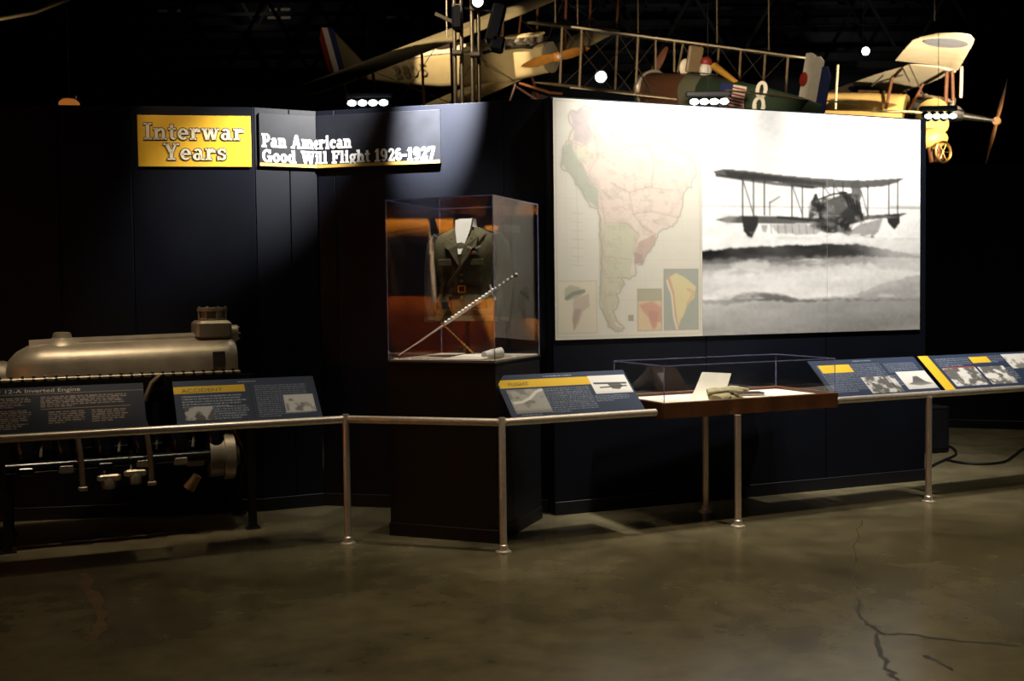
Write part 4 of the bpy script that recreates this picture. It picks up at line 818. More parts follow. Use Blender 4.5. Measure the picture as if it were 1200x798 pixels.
for s_ in (-1, 1):
    A1 = s_*.30
    MB().tube([(ex(-1.72), A1, FZ-.58), (ex(-.28), A1, FZ-.58)], .042, 14).build('camshaft_housing', eblack, en, True)
    for k in range(6): MB().box((ex(-1.60+k*.245), A1, FZ-.60), (.10, .09, .06), bev=.01).build('rocker_box', alu_dk if k in (1, 3, 4) else eblack, en)
# tan intake pipes, carburettors, generator end
for px in (-1.29, -.85):
    MB().tube([(ex(px-.07), -.31, FZ-.05), (ex(px-.045), -.33, FZ-.20), (ex(px), -.34, FZ-.33), (ex(px+.025), -.34, FZ-.52), (ex(px+.035), -.33, FZ-.74)], .019, 12).build('intake_pipe', mat('tan_pipe', (.20, .15, .10), .45, .3, var=.15), en, True)
    MB().box((ex(px+.035), -.33, FZ-.74), (.06, .05, .03), bev=.006).build('pipe_flange', alu_dk, en)
MB().tube([(ex(-.85), -.34, FZ-.17), (ex(-.80), -.34, FZ-.05), (ex(-.74), -.33, FZ+.0)], .017, 10).build('intake_pipe', MATS['tan_pipe'], en, True)
for px, z in ((-1.09, -.68), (-.92, -.66)):
    cb = MB().box((ex(px), -.30, FZ+z), (.15, .10, .05), bev=.012).build('carburettor', alu, en)
    MB().lathe([(.045, -.075), (.05, -.02), (.04, 0)], 14, Matrix.Translation((ex(px), -.31, FZ+z))).build('float_bowl', alu_dk, cb, True); MB().tube([(ex(px-.03), -.33, FZ+z), (ex(px-.03), -.33, FZ+z+.11)], .008, 8).build('needle_rod', silver, cb)
gn = MB().tube([(ex(-.42), -.22, FZ-.60), (ex(-.32), -.22, FZ-.60)], [.145, .145], 26).build('generator', alu_dk, en, True)
MB().tube([(ex(-.32), -.22, FZ-.60), (ex(-.25), -.22, FZ-.60)], [.168, .168], 26).build('generator_rim', alu, gn, True); MB().tube([(ex(-.25), -.22, FZ-.60), (ex(-.21), -.22, FZ-.60)], [.11, .07], 20).build('generator_cap', alu_dk, gn, True)
MB().box((ex(-.52), -.28, FZ-.60), (.12, .10, .09), bev=.008).build('magneto', alu, en)
MB().tube([(ex(-.57), -.31, FZ-.80), (ex(-.51), -.33, FZ-.71)], [.045, .03], 12).build('oil_filter', mat('bronze', (.30, .19, .09), .4, .8, var=.2), en, True)
MB().tube([(ex(-.49), -.28, FZ-.18), (ex(-.49), -.28, FZ-.34)], .024, 12).build('filler_tube', alu, en, True)
for k in range(5):
    y = -.24-.012*k; MB().tube([(ex(-.42+.014*k), y, FZ-.20), (ex(-.36+.02*k), y-.02, FZ-.25-.02*k), (ex(-.30+.016*k), y, FZ-.36-.02*k), (ex(-.26+.02*k), y+.04, FZ-.50-.015*k)], .008, 6).build('ignition_wire', copper if k % 2 == 0 else blackmetal, en, True)
# stand
for x in (-.13, -1.72):
    for y in (-.29, .29): MB().box((ex(x), y, .40), (.055, .055, .80), bev=.004).build('stand_leg', black, en); MB().box((ex(x), y, .006), (.10, .09, .012)).build('foot_plate', black, en)
    MB().box((ex(x), 0, .80), (.06, .64, .06)).build('stand_beam', black, en)
    MB().tube([(ex(x), -.27, .20), (ex(x), 0, .50), (ex(x), .27, .20)], .018, 6).build('stand_brace', black, en)
for y in (-.29, .29): MB().box((ex(-.925), y, FZ-.045), (1.66, .06, .06)).build('bearer', black, en); MB().box((ex(-.16), y, .95), (.06, .05, .30)).build('stand_upright', black, en); MB().box((ex(-1.71), y, .95), (.06, .05, .30)).build('stand_upright', black, en)

# ================================================================ CABLE AND BOX AT THE WALL END
sp = root('equipment_box', frame(4.24, 10.85, 0, 18), 'black equipment box on the floor behind the mural wall end', 'box')
MB().box((0, 0, .24), (.30, .28, .46), bev=.01).build('body', black, sp); MB().box((0, -.143, .24), (.24, .006, .38), bev=.002).build('grille', blackmetal, sp)
for x in (-.12, .12):
    for y in (-.11, .11): MB().lathe([(.02, 0), (.02, .012)], 10, Matrix.Translation((x, y, 0))).build('foot', black, sp)
def cable(pts, name, label):
    cpts = [fl(*p) for p in pts]; sm_ = []
    for i in range(len(cpts)-1):
        p0, p1_, p2_, p3_ = cpts[max(i-1, 0)], cpts[i], cpts[i+1], cpts[min(i+2, len(cpts)-1)]
        for k in range(6): t = k/6; sm_.append(.5*((2*p1_)+(p2_-p0)*t+(2*p0-5*p1_+4*p2_-p3_)*t*t+(3*p1_-p0-3*p2_+p3_)*t**3)+Vector((0, 0, .013)))
    tag(MB().tube(sm_, .012, 8).build(name, black, None, True), label, 'cable', 'black cables on the floor')
cable(((1110, 540.5), (1122, 543), (1134, 544.5), (1159, 545), (1178, 542), (1190, 534), (1200, 527), (1216, 523)), 'power_cable', 'long black cable snaking over the floor to the right edge')
cable(((1109, 523), (1116, 526), (1120.5, 531), (1118, 535.5), (1108, 540), (1097, 545), (1088, 550)), 'power_cable', 'short black cable curling beside the equipment box')

# ================================================================ AIRCRAFT HUNG BEHIND THE PARTITIONS
def axes(o, fwd, bank=0.0):
    """frame with x forward, y to port, z up; bank > 0 lowers the starboard wing"""
    f = Vector(fwd).normalized(); l = Vector((-f.y, f.x, 0)).normalized(); u = f.cross(l)
    l2 = l*math.cos(bank)+u*math.sin(bank); u2 = f.cross(l2); o = Vector(o)
    return Matrix(((f.x, l2.x, u2.x, o.x), (f.y, l2.y, u2.y, o.y), (f.z, l2.z, u2.z, o.z), (0, 0, 0, 1)))
def wing(sts, th=.10):
    """stations (leading edge, trailing edge): a cambered section lofted along them"""
    rings = []; up = Vector((0, 0, 1))
    for i, (le, te) in enumerate(sts):
        le, te = Vector(le), Vector(te); a, b_ = sts[max(i-1, 0)], sts[min(i+1, len(sts)-1)]
        sp_ = Vector(b_[0])-Vector(a[0]); n = sp_.cross(te-le).normalized()
        if n.z < 0: n = -n
        c = te-le; k = th*(c.length/1.4)
        rings.append([le+c*t+n*h*k for t, h in ((0, 0), (.03, .35), (.15, .75), (.4, .9), (.7, .5), (1, 0), (.7, .12), (.4, .30), (.15, .10), (.03, -.2))])
    return MB().loft(rings)
def rect_wing(le, chord, z, half, dih=0.0, tip=.35, th=.10, y0=0.0):
    S = []
    for y in (-half, -half+tip*.35, -half+tip, -half*.5, -y0, y0, half*.5, half-tip, half-tip*.35, half):
        e = max(0, abs(y)-(half-tip))/tip; cut = e*e*chord*.32; zz = z+abs(y)*dih; S.append(((le-cut*.6, y, zz), (le-chord+cut, y, zz)))
    return wing(S, th)
def fus(sections, e=3.2, n=20):
    """sections (x, half width, z bottom, z top)"""
    R_ = []
    for x, hw, z0, z1 in sections:
        cz, hh = (z0+z1)/2, (z1-z0)/2; rr_ = []
        for k in range(n):
            q = 2*math.pi*k/n; c, s_ = math.cos(q), math.sin(q); rr_.append((x, math.copysign(abs(c)**(2/e), c)*hw, cz+math.copysign(abs(s_)**(2/e), s_)*hh))
        R_.append(rr_)
    return MB().loft(R_)
def prop_blade(length, width, side, n=8):
    """one blade along +z*side, twisting towards the tip"""
    R_ = []
    for i in range(n+1):
        t = i/n; r_ = length*(.06+.94*t); w_ = width*(.35+.65*math.sin(min(1, t*1.25+.12)*math.pi*.5))*(1-.55*max(0, t-.82)/.18); tw_ = math.radians(62-40*t)
        R_.append([(side*math.cos(tw_)*0+math.cos(tw_)*a*.5*w_*side*.0+math.sin(tw_)*b_*.02*(1.3-t)+math.cos(tw_)*a*w_*.5*.55, math.sin(tw_)*a*w_*.5+0*b_, side*r_) for a, b_ in ((-1, 0), (-.4, 1), (.3, 1), (1, 0), (.3, -1), (-.4, -1))])
    return MB().loft(R_)
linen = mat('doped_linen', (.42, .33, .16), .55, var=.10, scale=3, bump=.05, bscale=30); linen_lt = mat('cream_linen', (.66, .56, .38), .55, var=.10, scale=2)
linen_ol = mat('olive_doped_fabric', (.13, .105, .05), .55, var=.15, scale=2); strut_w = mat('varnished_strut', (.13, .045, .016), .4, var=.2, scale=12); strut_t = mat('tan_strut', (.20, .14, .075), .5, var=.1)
propw = mat('varnished_propeller', (.62, .27, .045), .3, var=.15, scale=5, coat=.3); wire = mat('rigging_wire', (.12, .105, .08), .4, .7, var=.1); dark_eng = mat('oily_engine', (.02, .018, .014), .35, .4, var=.4, scale=15)
red = mat('red_dope', (.22, .018, .012), .5, var=.1); wht = mat('white_dope', (.62, .58, .5), .5, var=.06); blu = mat('blue_dope', (.02, .03, .11), .5, var=.1)
rubber = mat('rubber', (.02, .02, .02), .7, var=.2)
def wheel(parent, c, r_, axis_y=True, world=False):
    M = Matrix.Translation(c) @ Matrix.Rotation(math.pi/2, 4, 'X')
    w_ = MB().lathe([(r_*.78, -.04), (r_*.95, -.045), (r_, 0), (r_*.95, .045), (r_*.78, .04)], 22, M).build('wheel_tyre', rubber, parent, True, world)
    MB().lathe([(r_*.8, -.02), (r_*.3, -.06), (r_*.05, -.065)], 22, M).build('wheel_disc', linen, w_, True, world); return w_

# ---- tan training biplane over the left, heading right and towards the visitor
JM = axes(at(648, 66, 25.0), (.775, -.63, -.085), math.radians(24))
jn = root('training_biplane', JM, 'tan training biplane with orange propeller hung behind the corner wall', 'airplane')
MB().add(*(lambda q: (q.v, q.f))(fus([(-.10, .30, -.34, .30), (-.6, .33, -.40, .34), (-1.3, .36, -.48, .36), (-1.9, .38, -.52, .38), (-3.4, .38, -.52, .38), (-4.6, .31, -.40, .28), (-6.0, .18, -.22, .15), (-7.3, .04, -.06, .08)], 5))).build('fuselage', linen, jn, True)
MB().loft([[(x, y, z) for y, z in ((-w_, t0), (-w_*.75, t0+h*.7), (0, t0+h), (w_*.75, t0+h*.7), (w_, t0))] for x, w_, t0, h in ((-1.9, .34, .36, .10), (-3.4, .34, .36, .10), (-4.6, .27, .27, .09), (-6.0, .15, .14, .05), (-7.0, .05, .08, .02))], closed=False, cap=False).build('turtle_deck', linen_lt, jn, True)  # paler linen paints in the light on top of the deck
for x in (-2.15, -3.15):
    MB().lathe([(.36, .0), (.36, .03), (.27, .03), (.27, .0)], 24, Matrix.Translation((x, 0, .455)) @ Matrix.Diagonal((1.0, .72, 1, 1))).build('cockpit_coaming', leather, jn, True); MB().lathe([(.28, .0), (.28, .012)], 24, Matrix.Translation((x, 0, .462)) @ Matrix.Diagonal((1.0, .72, 1, 1))).build('cockpit_shade_disc', rubber, jn)  # dark discs paint the shade inside the open cockpits
    MB().add([(x+.33, -.18, .47), (x+.33, .18, .47), (x+.26, .14, .66), (x+.26, -.14, .66)], [(0, 1, 2, 3)]).build('windscreen', glass, jn)
MB().lathe([(.31, -.03), (.33, 0), (.33, .05), (.29, .06)], 24, Matrix.Translation((-.10, 0, -.02)) @ Matrix.Rotation(math.pi/2, 4, 'Y') @ Matrix.Diagonal((1.08, .92, 1, 1))).build('radiator', mat('radiator_core', (.30, .26, .18), .4, .6, var=.2, scale=50), jn, True)
MB().box((-.9, 0, .22), (1.2, .56, .22), bev=.03).build('engine_block', dark_eng, jn)
for k in range(4):
    for s_ in (-1, 1): MB().tube([(-.45-.27*k, s_*.14, .26), (-.45-.27*k, s_*.30, .50)], [.085, .07], 12).build('engine_cylinder', alu_dk, jn, True)
for s_ in (-1, 1): MB().tube([(-.35, s_*.36, .36), (-1.3, s_*.37, .36), (-1.7, s_*.42, .3)], .045, 10).build('exhaust_pipe', dark_eng, jn, True)
MB().box((-.75, 0, .53), (1.1, .30, .06), bev=.02).build('engine_cowl_top', linen, jn)
PR = Matrix.Translation((.10, 0, -.02)) @ Matrix.Rotation(math.radians(83), 4, 'X')
pr = MB().lathe([(.11, -.05), (.11, .05)], 18, PR @ Matrix.Rotation(math.pi/2, 4, 'Y')).build('propeller_hub', propw, jn)
for s_ in (-1, 1): prop_blade(1.30, .36, s_).xf(PR).build('propeller_blade', propw, pr, True)
MB().lathe([(.05, .05), (.05, .09), (.02, .10)], 12, PR @ Matrix.Rotation(math.pi/2, 4, 'Y')).build('hub_bolt', silver, pr)
UWZ, LWZ = 1.00, -.52
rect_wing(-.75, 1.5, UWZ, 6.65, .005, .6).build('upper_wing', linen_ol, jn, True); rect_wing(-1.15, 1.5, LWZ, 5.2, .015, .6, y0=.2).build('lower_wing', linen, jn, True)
def strut(p, q, r_, m, parent, name='strut'): MB().tube([p, q], r_, 8).build(name, m, parent, True)
for s_ in (-1, 1):
    for y in (2.25, 4.75):
        for xu in (-.95, -1.85): strut((xu, s_*y, UWZ+.02), (xu-.4, s_*y, LWZ+.08), .032, strut_w, jn)
    for xu in (-.95, -1.85): strut((xu, s_*.35, UWZ), (xu-.25, s_*.32, .34), .024, strut_w, jn, 'cabane_strut')
    for a_, b_ in (((-.95, s_*.4, LWZ+.1), (-.95, s_*2.2, UWZ)), ((-1.3, s_*2.25, LWZ+.1), (-1.0, s_*4.7, UWZ)), ((-1.3, s_*2.25, UWZ), (-1.5, s_*4.7, LWZ+.1)), ((-1.2, s_*.4, UWZ), (-1.5, s_*2.2, LWZ+.1))): MB().tube([a_, b_], .008, 5).build('rigging_wire', wire, jn)
    MB().tube([(-1.0, s_*.33, -.5), (-1.25, s_*.75, -1.25)], .03, 8).build('gear_leg', strut_w, jn); MB().tube([(-1.9, s_*.33, -.5), (-1.25, s_*.75, -1.25)], .03, 8).build('gear_leg', strut_w, jn); wheel(jn, (-1.25, s_*.85, -1.25), .34)
MB().tube([(-1.25, -.85, -1.25), (-1.25, .85, -1.25)], .025, 8).build('axle', wire, jn)
MB().tube([(-.9, -.3, -.5), (-.1, -.25, -.78), (.25, -.25, -.82)], .03, 8).build('skid', strut_w, jn)
wing([((-6.1, y, .02), (-7.0, y, .02)) for y in (-1.5, -1.2, 0, 1.2, 1.5)], .05).build('tailplane', linen_ol, jn, True)
for k, m_ in enumerate((blu, wht, red)):
    x0 = -7.1-.22*k; MB().prism([(x0, .0), (x0, 1.2+.05*k), (x0-.21, 1.22+(.05 if k < 2 else -.25)), (x0-.21, -.1+.1*k)], -.02, .02, Matrix(((1, 0, 0, 0), (0, 0, 1, 0), (0, 1, 0, 0), (0, 0, 0, 1)))).build('rudder_stripe', m_, jn)
MB().prism([(-6.2, .12), (-7.08, 1.1), (-7.08, .05)], -.02, .02, Matrix(((1, 0, 0, 0), (0, 0, 1, 0), (0, 1, 0, 0), (0, 0, 0, 1)))).build('tail_fin', linen_ol, jn)
for k, ch in enumerate('2805'):
    letters('serial_digit', word(ch, -4.95+.335*k, -4.95+.335*k+.29, -.14, .30), .0, .012, mat('serial_ink', (.22, .175, .095), .6, var=.2), jn, Matrix.Translation((0, -.595, 0)) @ Matrix.Rotation(math.radians(-3.15), 4, 'Z'))
for x, y in ((-1.0, -2.3), (-1.0, 2.3)): MB().tube([(x, y, UWZ+.1), tuple(JM.inverted() @ ((JM @ Vector((x, y, UWZ)))+Vector((0, 0, 15-(JM @ Vector((x, y, UWZ))).z))))], .012, 6).build('hanging_wire', wire, jn)

# ---- camouflaged biplane in the middle, heading left and away
NM = axes((4.16, 26.0, 7.69), (-.49, .87, .25), 0.0); FD = -.28
nb_ = root('camouflaged_biplane', NM, 'brown and green camouflaged biplane with flag and number 8 above the mural', 'airplane')
camo = bpy.data.materials.new('camouflage_dope'); camo.use_nodes = True; nt = camo.node_tree; N = nt.nodes; K = nt.links; b = N['Principled BSDF']; b.inputs['Roughness'].default_value = .5
tc = N.new('ShaderNodeTexCoord'); sx_ = N.new('ShaderNodeSeparateXYZ'); K.new(tc.outputs['Object'], sx_.inputs[0]); nz = N.new('ShaderNodeTexNoise'); nz.inputs['Scale'].default_value = 1.1; K.new(tc.outputs['Object'], nz.inputs['Vector'])
ad = N.new('ShaderNodeMath'); ad.operation = 'MULTIPLY_ADD'; ad.inputs[1].default_value = .5; K.new(nz.outputs['Fac'], ad.inputs[0]); K.new(sx_.outputs['X'], ad.inputs[2])
mr = N.new('ShaderNodeMapRange'); mr.inputs[1].default_value = -5; mr.inputs[2].default_value = 1.5; K.new(ad.outputs[0], mr.inputs[0])
cr = N.new('ShaderNodeValToRGB'); cr.color_ramp.interpolation = 'CONSTANT'; E_ = cr.color_ramp.elements; E_[0].position = 0; E_[0].color = (.022, .038, .022, 1); E_[1].position = .60; E_[1].color = (.13, .13, .085, 1)
e3 = E_.new(.70); e3.color = (.105, .045, .022, 1); K.new(mr.outputs[0], cr.inputs[0]); K.new(cr.outputs[0], b.inputs['Base Color'])
SEC = [(x_, w_, a_+FD, b_+FD) for x_, w_, a_, b_ in [(1.0, .36, -1.26, -.56), (.8, .44, -1.36, -.48), (.2, .45, -1.40, -.46), (-.8, .43, -1.38, -.40), (-1.6, .40, -1.32, -.42), (-3.0, .27, -1.20, -.52), (-4.4, .10, -1.06, -.66), (-5.0, .04, -.98, -.76)]]
fus(SEC, 2.7).build('fuselage', camo, nb_, True)
MB().lathe([(.30, .02), (.44, .0), (.49, -.06), (.50, -.22), (.47, -.24)], 28, Matrix.Translation((1.08, 0, -.91+FD)) @ Matrix.Rotation(math.pi/2, 4, 'Y')).build('cowling_ring', mat('pale_cowling', (.5, .45, .36), .3, .5, var=.1), nb_, True)
for k in range(9): q = k*2*math.pi/9; MB().tube([(1.06, .08*math.cos(q), -.91+FD+.08*math.sin(q)), (1.06, .34*math.cos(q), -.91+FD+.34*math.sin(q))], [.07, .05], 8).build('rotary_cylinder', dark_eng, nb_)
PN = Matrix.Translation((1.2, 0, -.91+FD)) @ Matrix.Rotation(math.radians(25), 4, 'X')
pn = MB().lathe([(.09, -.06), (.09, .06)], 14, PN @ Matrix.Rotation(math.pi/2, 4, 'Y')).build('propeller_hub', strut_w, nb_)
for s_ in (-1, 1): prop_blade(1.2, .26, s_).xf(PN).build('propeller_blade', strut_w, pn, True)
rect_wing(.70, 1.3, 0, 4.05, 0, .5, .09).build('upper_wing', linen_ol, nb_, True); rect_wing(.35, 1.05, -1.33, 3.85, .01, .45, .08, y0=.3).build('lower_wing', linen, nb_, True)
MB().tube([(-.60, y, 0) for y in (-3.5, 0, 3.5)], .022, 6).build('lit_edge_strip', linen_lt, nb_); MB().tube([(-.70, y, -1.33+abs(y)*.01) for y in (-3.4, -.3, .3, 3.4)], .016, 6).build('lit_edge_strip', linen_lt, nb_)  # pale strips paint the lit edges of both wings
for s_ in (-1, 1):
    for y in (1.55, 3.1):
        for xu in (.45, -.40): strut((xu, s_*y, 0), (xu-.2, s_*y, -1.30), .028, strut_t, nb_)
    for xu in (.45, -.30): strut((xu, s_*.42, 0), (xu-.05, s_*.34, -.70), .024, strut_t, nb_, 'cabane_strut')
    for a_, b_ in (((.45, s_*.4, 0), (.25, s_*1.5, -1.3)), ((.25, s_*.4, -1.3), (.45, s_*1.5, 0)), ((.45, s_*1.6, 0), (.25, s_*3.05, -1.3)), ((.25, s_*1.6, -1.3), (.45, s_*3.05, 0)), ((-.4, s_*1.6, 0), (-.6, s_*3.05, -1.3)), ((-.6, s_*1.6, -1.3), (-.4, s_*3.05, 0))): MB().tube([a_, b_], .010, 5).build('rigging_wire', wire, nb_)
    MB().tube([(.5, s_*.35, -1.35), (.35, s_*.75, -2.05)], .03, 8).build('gear_leg', strut_w, nb_); MB().tube([(-.3, s_*.35, -1.35), (.35, s_*.75, -2.05)], .03, 8).build('gear_leg', strut_w, nb_); wheel(nb_, (.35, s_*.85, -2.05), .33)
MB().tube([(.35, -.85, -2.05), (.35, .85, -2.05)], .025, 8).build('axle', wire, nb_)
MB().lathe([(.34, 0), (.34, .03), (.26, .03), (.26, 0)], 22, Matrix.Translation((-1.05, 0, -.405+FD)) @ Matrix.Diagonal((1.1, .8, 1, 1))).build('cockpit_coaming', rubber, nb_, True)
MB().ball((-.35, .05, -.28+FD), .15, 12, 8, (.5, 1, 1.3)).build('windscreen', mat('pale_celluloid', (.75, .68, .52), .25, var=.05), nb_, True); MB().ball((-1.15, .05, -.30+FD), .17, 12, 8, (.7, 1, 1.1)).build('headrest', wht, nb_, True); MB().ball((-1.14, .05, -.12+FD), .15, 12, 8, (.8, 1, .8)).build('headrest_cap', red, nb_, True)
MB().box((-.62, .0, -.2+FD*.6), (.10, .42, .62), bev=.03).build('fuel_tank', strut_t, nb_)
MB().tube([(-1.5, .1, -.2+FD), (-2.4, .15, -.5+FD)], [.09, .05], 10).build('fairing', mat('ochre_dope', (.5, .26, .04), .5, var=.1), nb_, True)
wing([((-3.6, y, -.70+FD), (-4.65, y, -.70+FD)) for y in (-1.45, -1.25, -.5, 0, .5, 1.25, 1.45)], .05).build('tailplane', mat('brown_dope', (.10, .065, .028), .5, var=.15), nb_, True)
XZp = Matrix(((1, 0, 0, 0), (0, 0, 1, 0), (0, 1, 0, 0), (0, 0, 0, 1)))
for k, (m_, x0) in enumerate(((wht, -4.30), (wht, -4.56), (blu, -4.82))): MB().prism([(x0, -.95), (x0, .22-.06*k*k), (x0-.13, .24-.06*k*k), (x0-.255, .20-.1*k*k), (x0-.255, -.95)], -.022, .022, XZp).xf(Matrix.Translation((0, 0, FD))).build('rudder_stripe', m_, nb_)
MB().ball((-4.36, .03, -.30+FD), .15, 10, 8, (.8, .15, 1)).build('fin_emblem', red, nb_)
def side(x): return float(np.interp(x, [s_[0] for s_ in SEC][::-1], [s_[1] for s_ in SEC][::-1]))
def decal(poly, m_, name, off_=.014, mb=None):
    mb = mb or MB(); n = len(poly); mb.add([(x, side(x)+off_, z+FD) for x, z in poly]+[(x, side(x)+off_-.02, z+FD) for x, z in poly], [tuple(range(n)), tuple(range(2*n-1, n-1, -1))]); return mb
flag = MB()
for k in range(7): decal([(-2.44, -.60-.07*k), (-2.44, -.635-.07*k), (-2.92, -.665-.07*k), (-2.92, -.63-.07*k)], red, 'x', .016, flag)
decal([(-2.20, -.55), (-2.92, -.58), (-2.92, -1.12), (-2.20, -1.10)], wht, 'x', .010).build('flag_field', wht, nb_)
flag.build('flag_stripes', red, nb_); decal([(-2.16, -.54), (-2.54, -.56), (-2.54, -.84), (-2.16, -.82)], blu, 'x', .018).build('flag_canton', blu, nb_)
eight = MB()
for p in word('8', 0, .42, 0, .72): decal([(-3.16-x, -1.14+z) for x, z in p], wht, 'x', .016, eight)
eight.build('number', wht, nb_)
for x, y in ((.1, -2.9), (.1, -1.2), (.1, 1.2), (.1, 2.9), (.1, 3.5)):
    q = NM @ Vector((x, y, .05)); MB().tube([(x, y, .05), tuple(NM.inverted() @ Vector((q.x, q.y, 15)))], .014, 6).build('hanging_wire', strut_t, nb_)

# ---- yellow biplane at the right with the big cream wing, heading right
yd = root('yellow_biplane', Matrix.Translation(at(1060, 122, 28.0)), 'yellow biplane with big cream wing and wooden propeller at the right', 'airplane')
def W(px, py, Y): return at(px, py, Y)
S3 = [(W(1139, 42, 23.0), W(1098, 39, 23.0)), (W(1142, 46, 23.4), W(1080, 43, 23.4)), (W(1140, 52, 24.0), W(1070, 47, 24.0)), (W(1131, 68, 25.5), W(1058, 60, 25.5)), (W(1123, 82, 27.0), W(1049, 71, 27.0))]
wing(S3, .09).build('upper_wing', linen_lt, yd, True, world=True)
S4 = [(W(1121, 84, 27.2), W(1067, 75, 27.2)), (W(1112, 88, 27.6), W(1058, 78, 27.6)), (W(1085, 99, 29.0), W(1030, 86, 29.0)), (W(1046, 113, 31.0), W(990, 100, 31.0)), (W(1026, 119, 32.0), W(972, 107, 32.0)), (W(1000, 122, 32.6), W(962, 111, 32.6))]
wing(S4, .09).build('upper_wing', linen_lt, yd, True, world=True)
bluegrey = mat('faded_roundel', (.16, .17, .20), .55, var=.15)
for S_, t, r0_, nm in ((S4, (3, .55), .50, 'roundel'), (S3, (2, .45), .50, 'roundel')):
    le, te = S_[t[0]]; c = le.lerp(te, t[1]); ax = (te-le).normalized(); sp_ = (S_[t[0]+1][0]-S_[t[0]-1][0]).normalized(); nn = ax.cross(sp_).normalized()
    if nn.z > 0: nn = -nn
    M_ = Matrix(((ax.x, sp_.x, nn.x, c.x), (ax.y, sp_.y, nn.y, c.y), (ax.z, sp_.z, nn.z, c.z), (0, 0, 0, 1)))
    MB().lathe([(r0_, .012), (r0_, .018)], 26, M_).build(nm, bluegrey if S_ is S3 else blu, yd, world=True)
fa, fb = W(935, 122, 29.5), W(1062, 126, 28.0)
ydope = mat('yellow_dope', (.52, .34, .11), .5, var=.12, scale=2)
YM = axes(fb, fb-fa); Lf = (fb-fa).length; IY = YM
fus([(0.0, .36, -.42, .32), (-.8, .38, -.46, .34), (-2.0, .36, -.42, .32), (-Lf, .22, -.25, .22), (-Lf-1.5, .05, -.06, .1)], 4).xf(YM).build('fuselage', ydope, yd, True, world=True)
MB().box((-.9, 0, .36), (.7, .5, .06), bev=.02).xf(YM).build('cockpit_coaming', leather, yd, world=True)
ea = W(1066, 126, 28.0); hub = W(1168, 142, 27.4)
EMt = axes(ea, hub-ea); Le = (hub-ea).length
fus([(.02, .30, -.25, .22), (Le*.45, .26, -.2, .18), (Le*.62, .14, -.12, .12)], 4).xf(EMt).build('engine_block', dark_eng, yd, True, world=True)
for k in range(6): MB().tube([EMt @ Vector((.15+.17*k, 0, .18)), EMt @ Vector((.15+.17*k, 0, .40))], [.075, .06], 10).build('engine_cylinder', alu_dk if k % 2 else dark_eng, yd, True, world=True)
MB().tube([EMt @ Vector((Le*.6, 0, 0)), hub], [.10, .05], 12).build('propeller_shaft', dark_eng, yd, True, world=True)
MB().tube([EMt @ Vector((.1, -.2, .30)), EMt @ Vector((1.0, -.2, .30))], .05, 8).build('exhaust_pipe', strut_t, yd, True, world=True)
MB().ball(EMt @ Vector((Le*.52, 0, .05)), .18, 12, 8).build('radiator_cap', alu, yd, True, world=True)
PY = Matrix.Translation(hub) @ Matrix.Rotation(math.radians(62), 4, 'Z') @ Matrix.Rotation(math.radians(13), 4, 'X')
pw3 = mat('brown_propeller', (.40, .20, .085), .35, var=.15, scale=4)
py_ = MB().lathe([(.10, -.06), (.10, .06)], 16, PY @ Matrix.Rotation(math.pi/2, 4, 'Y')).build('propeller_hub', pw3, yd, world=True)
PY2 = Matrix.Translation(hub) @ Matrix.Rotation(math.radians(14), 4, 'Y') @ Matrix.Rotation(math.radians(30), 4, 'Z')
for s_ in (-1, 1): prop_blade(1.10, .30, s_).xf(PY2).build('propeller_blade', pw3, py_, True, world=True)
for (a_, b_, m_, r_) in (((1046, 90, 27.5), (1038, 128, 27.8), strut_w, .04), ((1082, 98, 27.3), (1064, 132, 27.6), strut_w, .035), ((1110, 84, 27.2), (1108, 122, 27.4), strut_w, .05), ((1116, 82, 27.2), (1117, 118, 27.4), strut_w, .045), ((1127, 78, 27.0), (1126, 114, 27.3), linen_lt, .04), ((982, 76, 27.5), (979, 128, 27.5), linen_lt, .03), ((1018, 112, 29.0), (1015, 132, 28.6), rubber, .04), ((1062, 106, 28.5), (1060, 134, 28.0), rubber, .04), ((1042, 112, 28.6), (1040, 134, 28.2), strut_w, .05)):
    MB().tube([W(*a_), W(*b_)], r_, 8).build('strut', m_, yd, True, world=True)
for a_, b_ in (((1065, 75, 27.0), (1085, 118, 27.5)), ((1095, 60, 25.5), (1075, 40, 24.0)), ((1035, 88, 28.5), (1010, 112, 29)), ((1058, 80, 27.8), (1066, 96, 28))): MB().tube([W(*a_), W(*b_)], .02, 6).build('rigging_wire', wire, yd, world=True)
low = [(W(1085, 133, 26.2), W(1035, 131, 26.2)), (W(1010, 131, 28.6), W(968, 129.5, 28.6)), (W(950, 131, 30.5), W(915, 129, 30.5))]
wing(low, .08).build('lower_wing', linen, yd, True, world=True)
# bulged belly, undercarriage and its wheel below the wall end
bl = W(1090, 163, 26.5); MB().ball(bl, .42, 16, 10, (1.0, .9, .62)).build('belly_fairing', mat('gold_fabric', (.60, .38, .10), .45, var=.15, scale=3), yd, True, world=True)
MB().tube([W(1092, 132, 27), W(1097, 148, 26.5)], [.40, .30], 16).build('belly_neck', ydope, yd, True, world=True)
for a_, b_ in (((1088, 165, 26.4), (1092, 190, 26.3)), ((1100, 163, 26.3), (1098, 189, 26.2)), ((1094, 166, 26.8), (1104, 187, 26.4))): MB().tube([W(*a_), W(*b_)], .06, 10).build('gear_leg', strut_w, yd, True, world=True)
wc = W(1105, 178, 26.2); MW = Matrix.Translation(wc) @ Matrix.Rotation(math.radians(25), 4, 'Z') @ Matrix.Rotation(math.pi/2, 4, 'X')
tor = MB(); nT = 26
tor.loft([[MW @ Vector(((.25+.035*math.cos(q))*math.cos(a2), (.25+.035*math.cos(q))*math.sin(a2), .035*math.sin(q))) for q in [2*math.pi*j/8 for j in range(8)]] for a2 in [2*math.pi*i/nT for i in range(nT+1)]], cap=False)
wt = tor.build('wheel_rim', brass, yd, True, world=True)
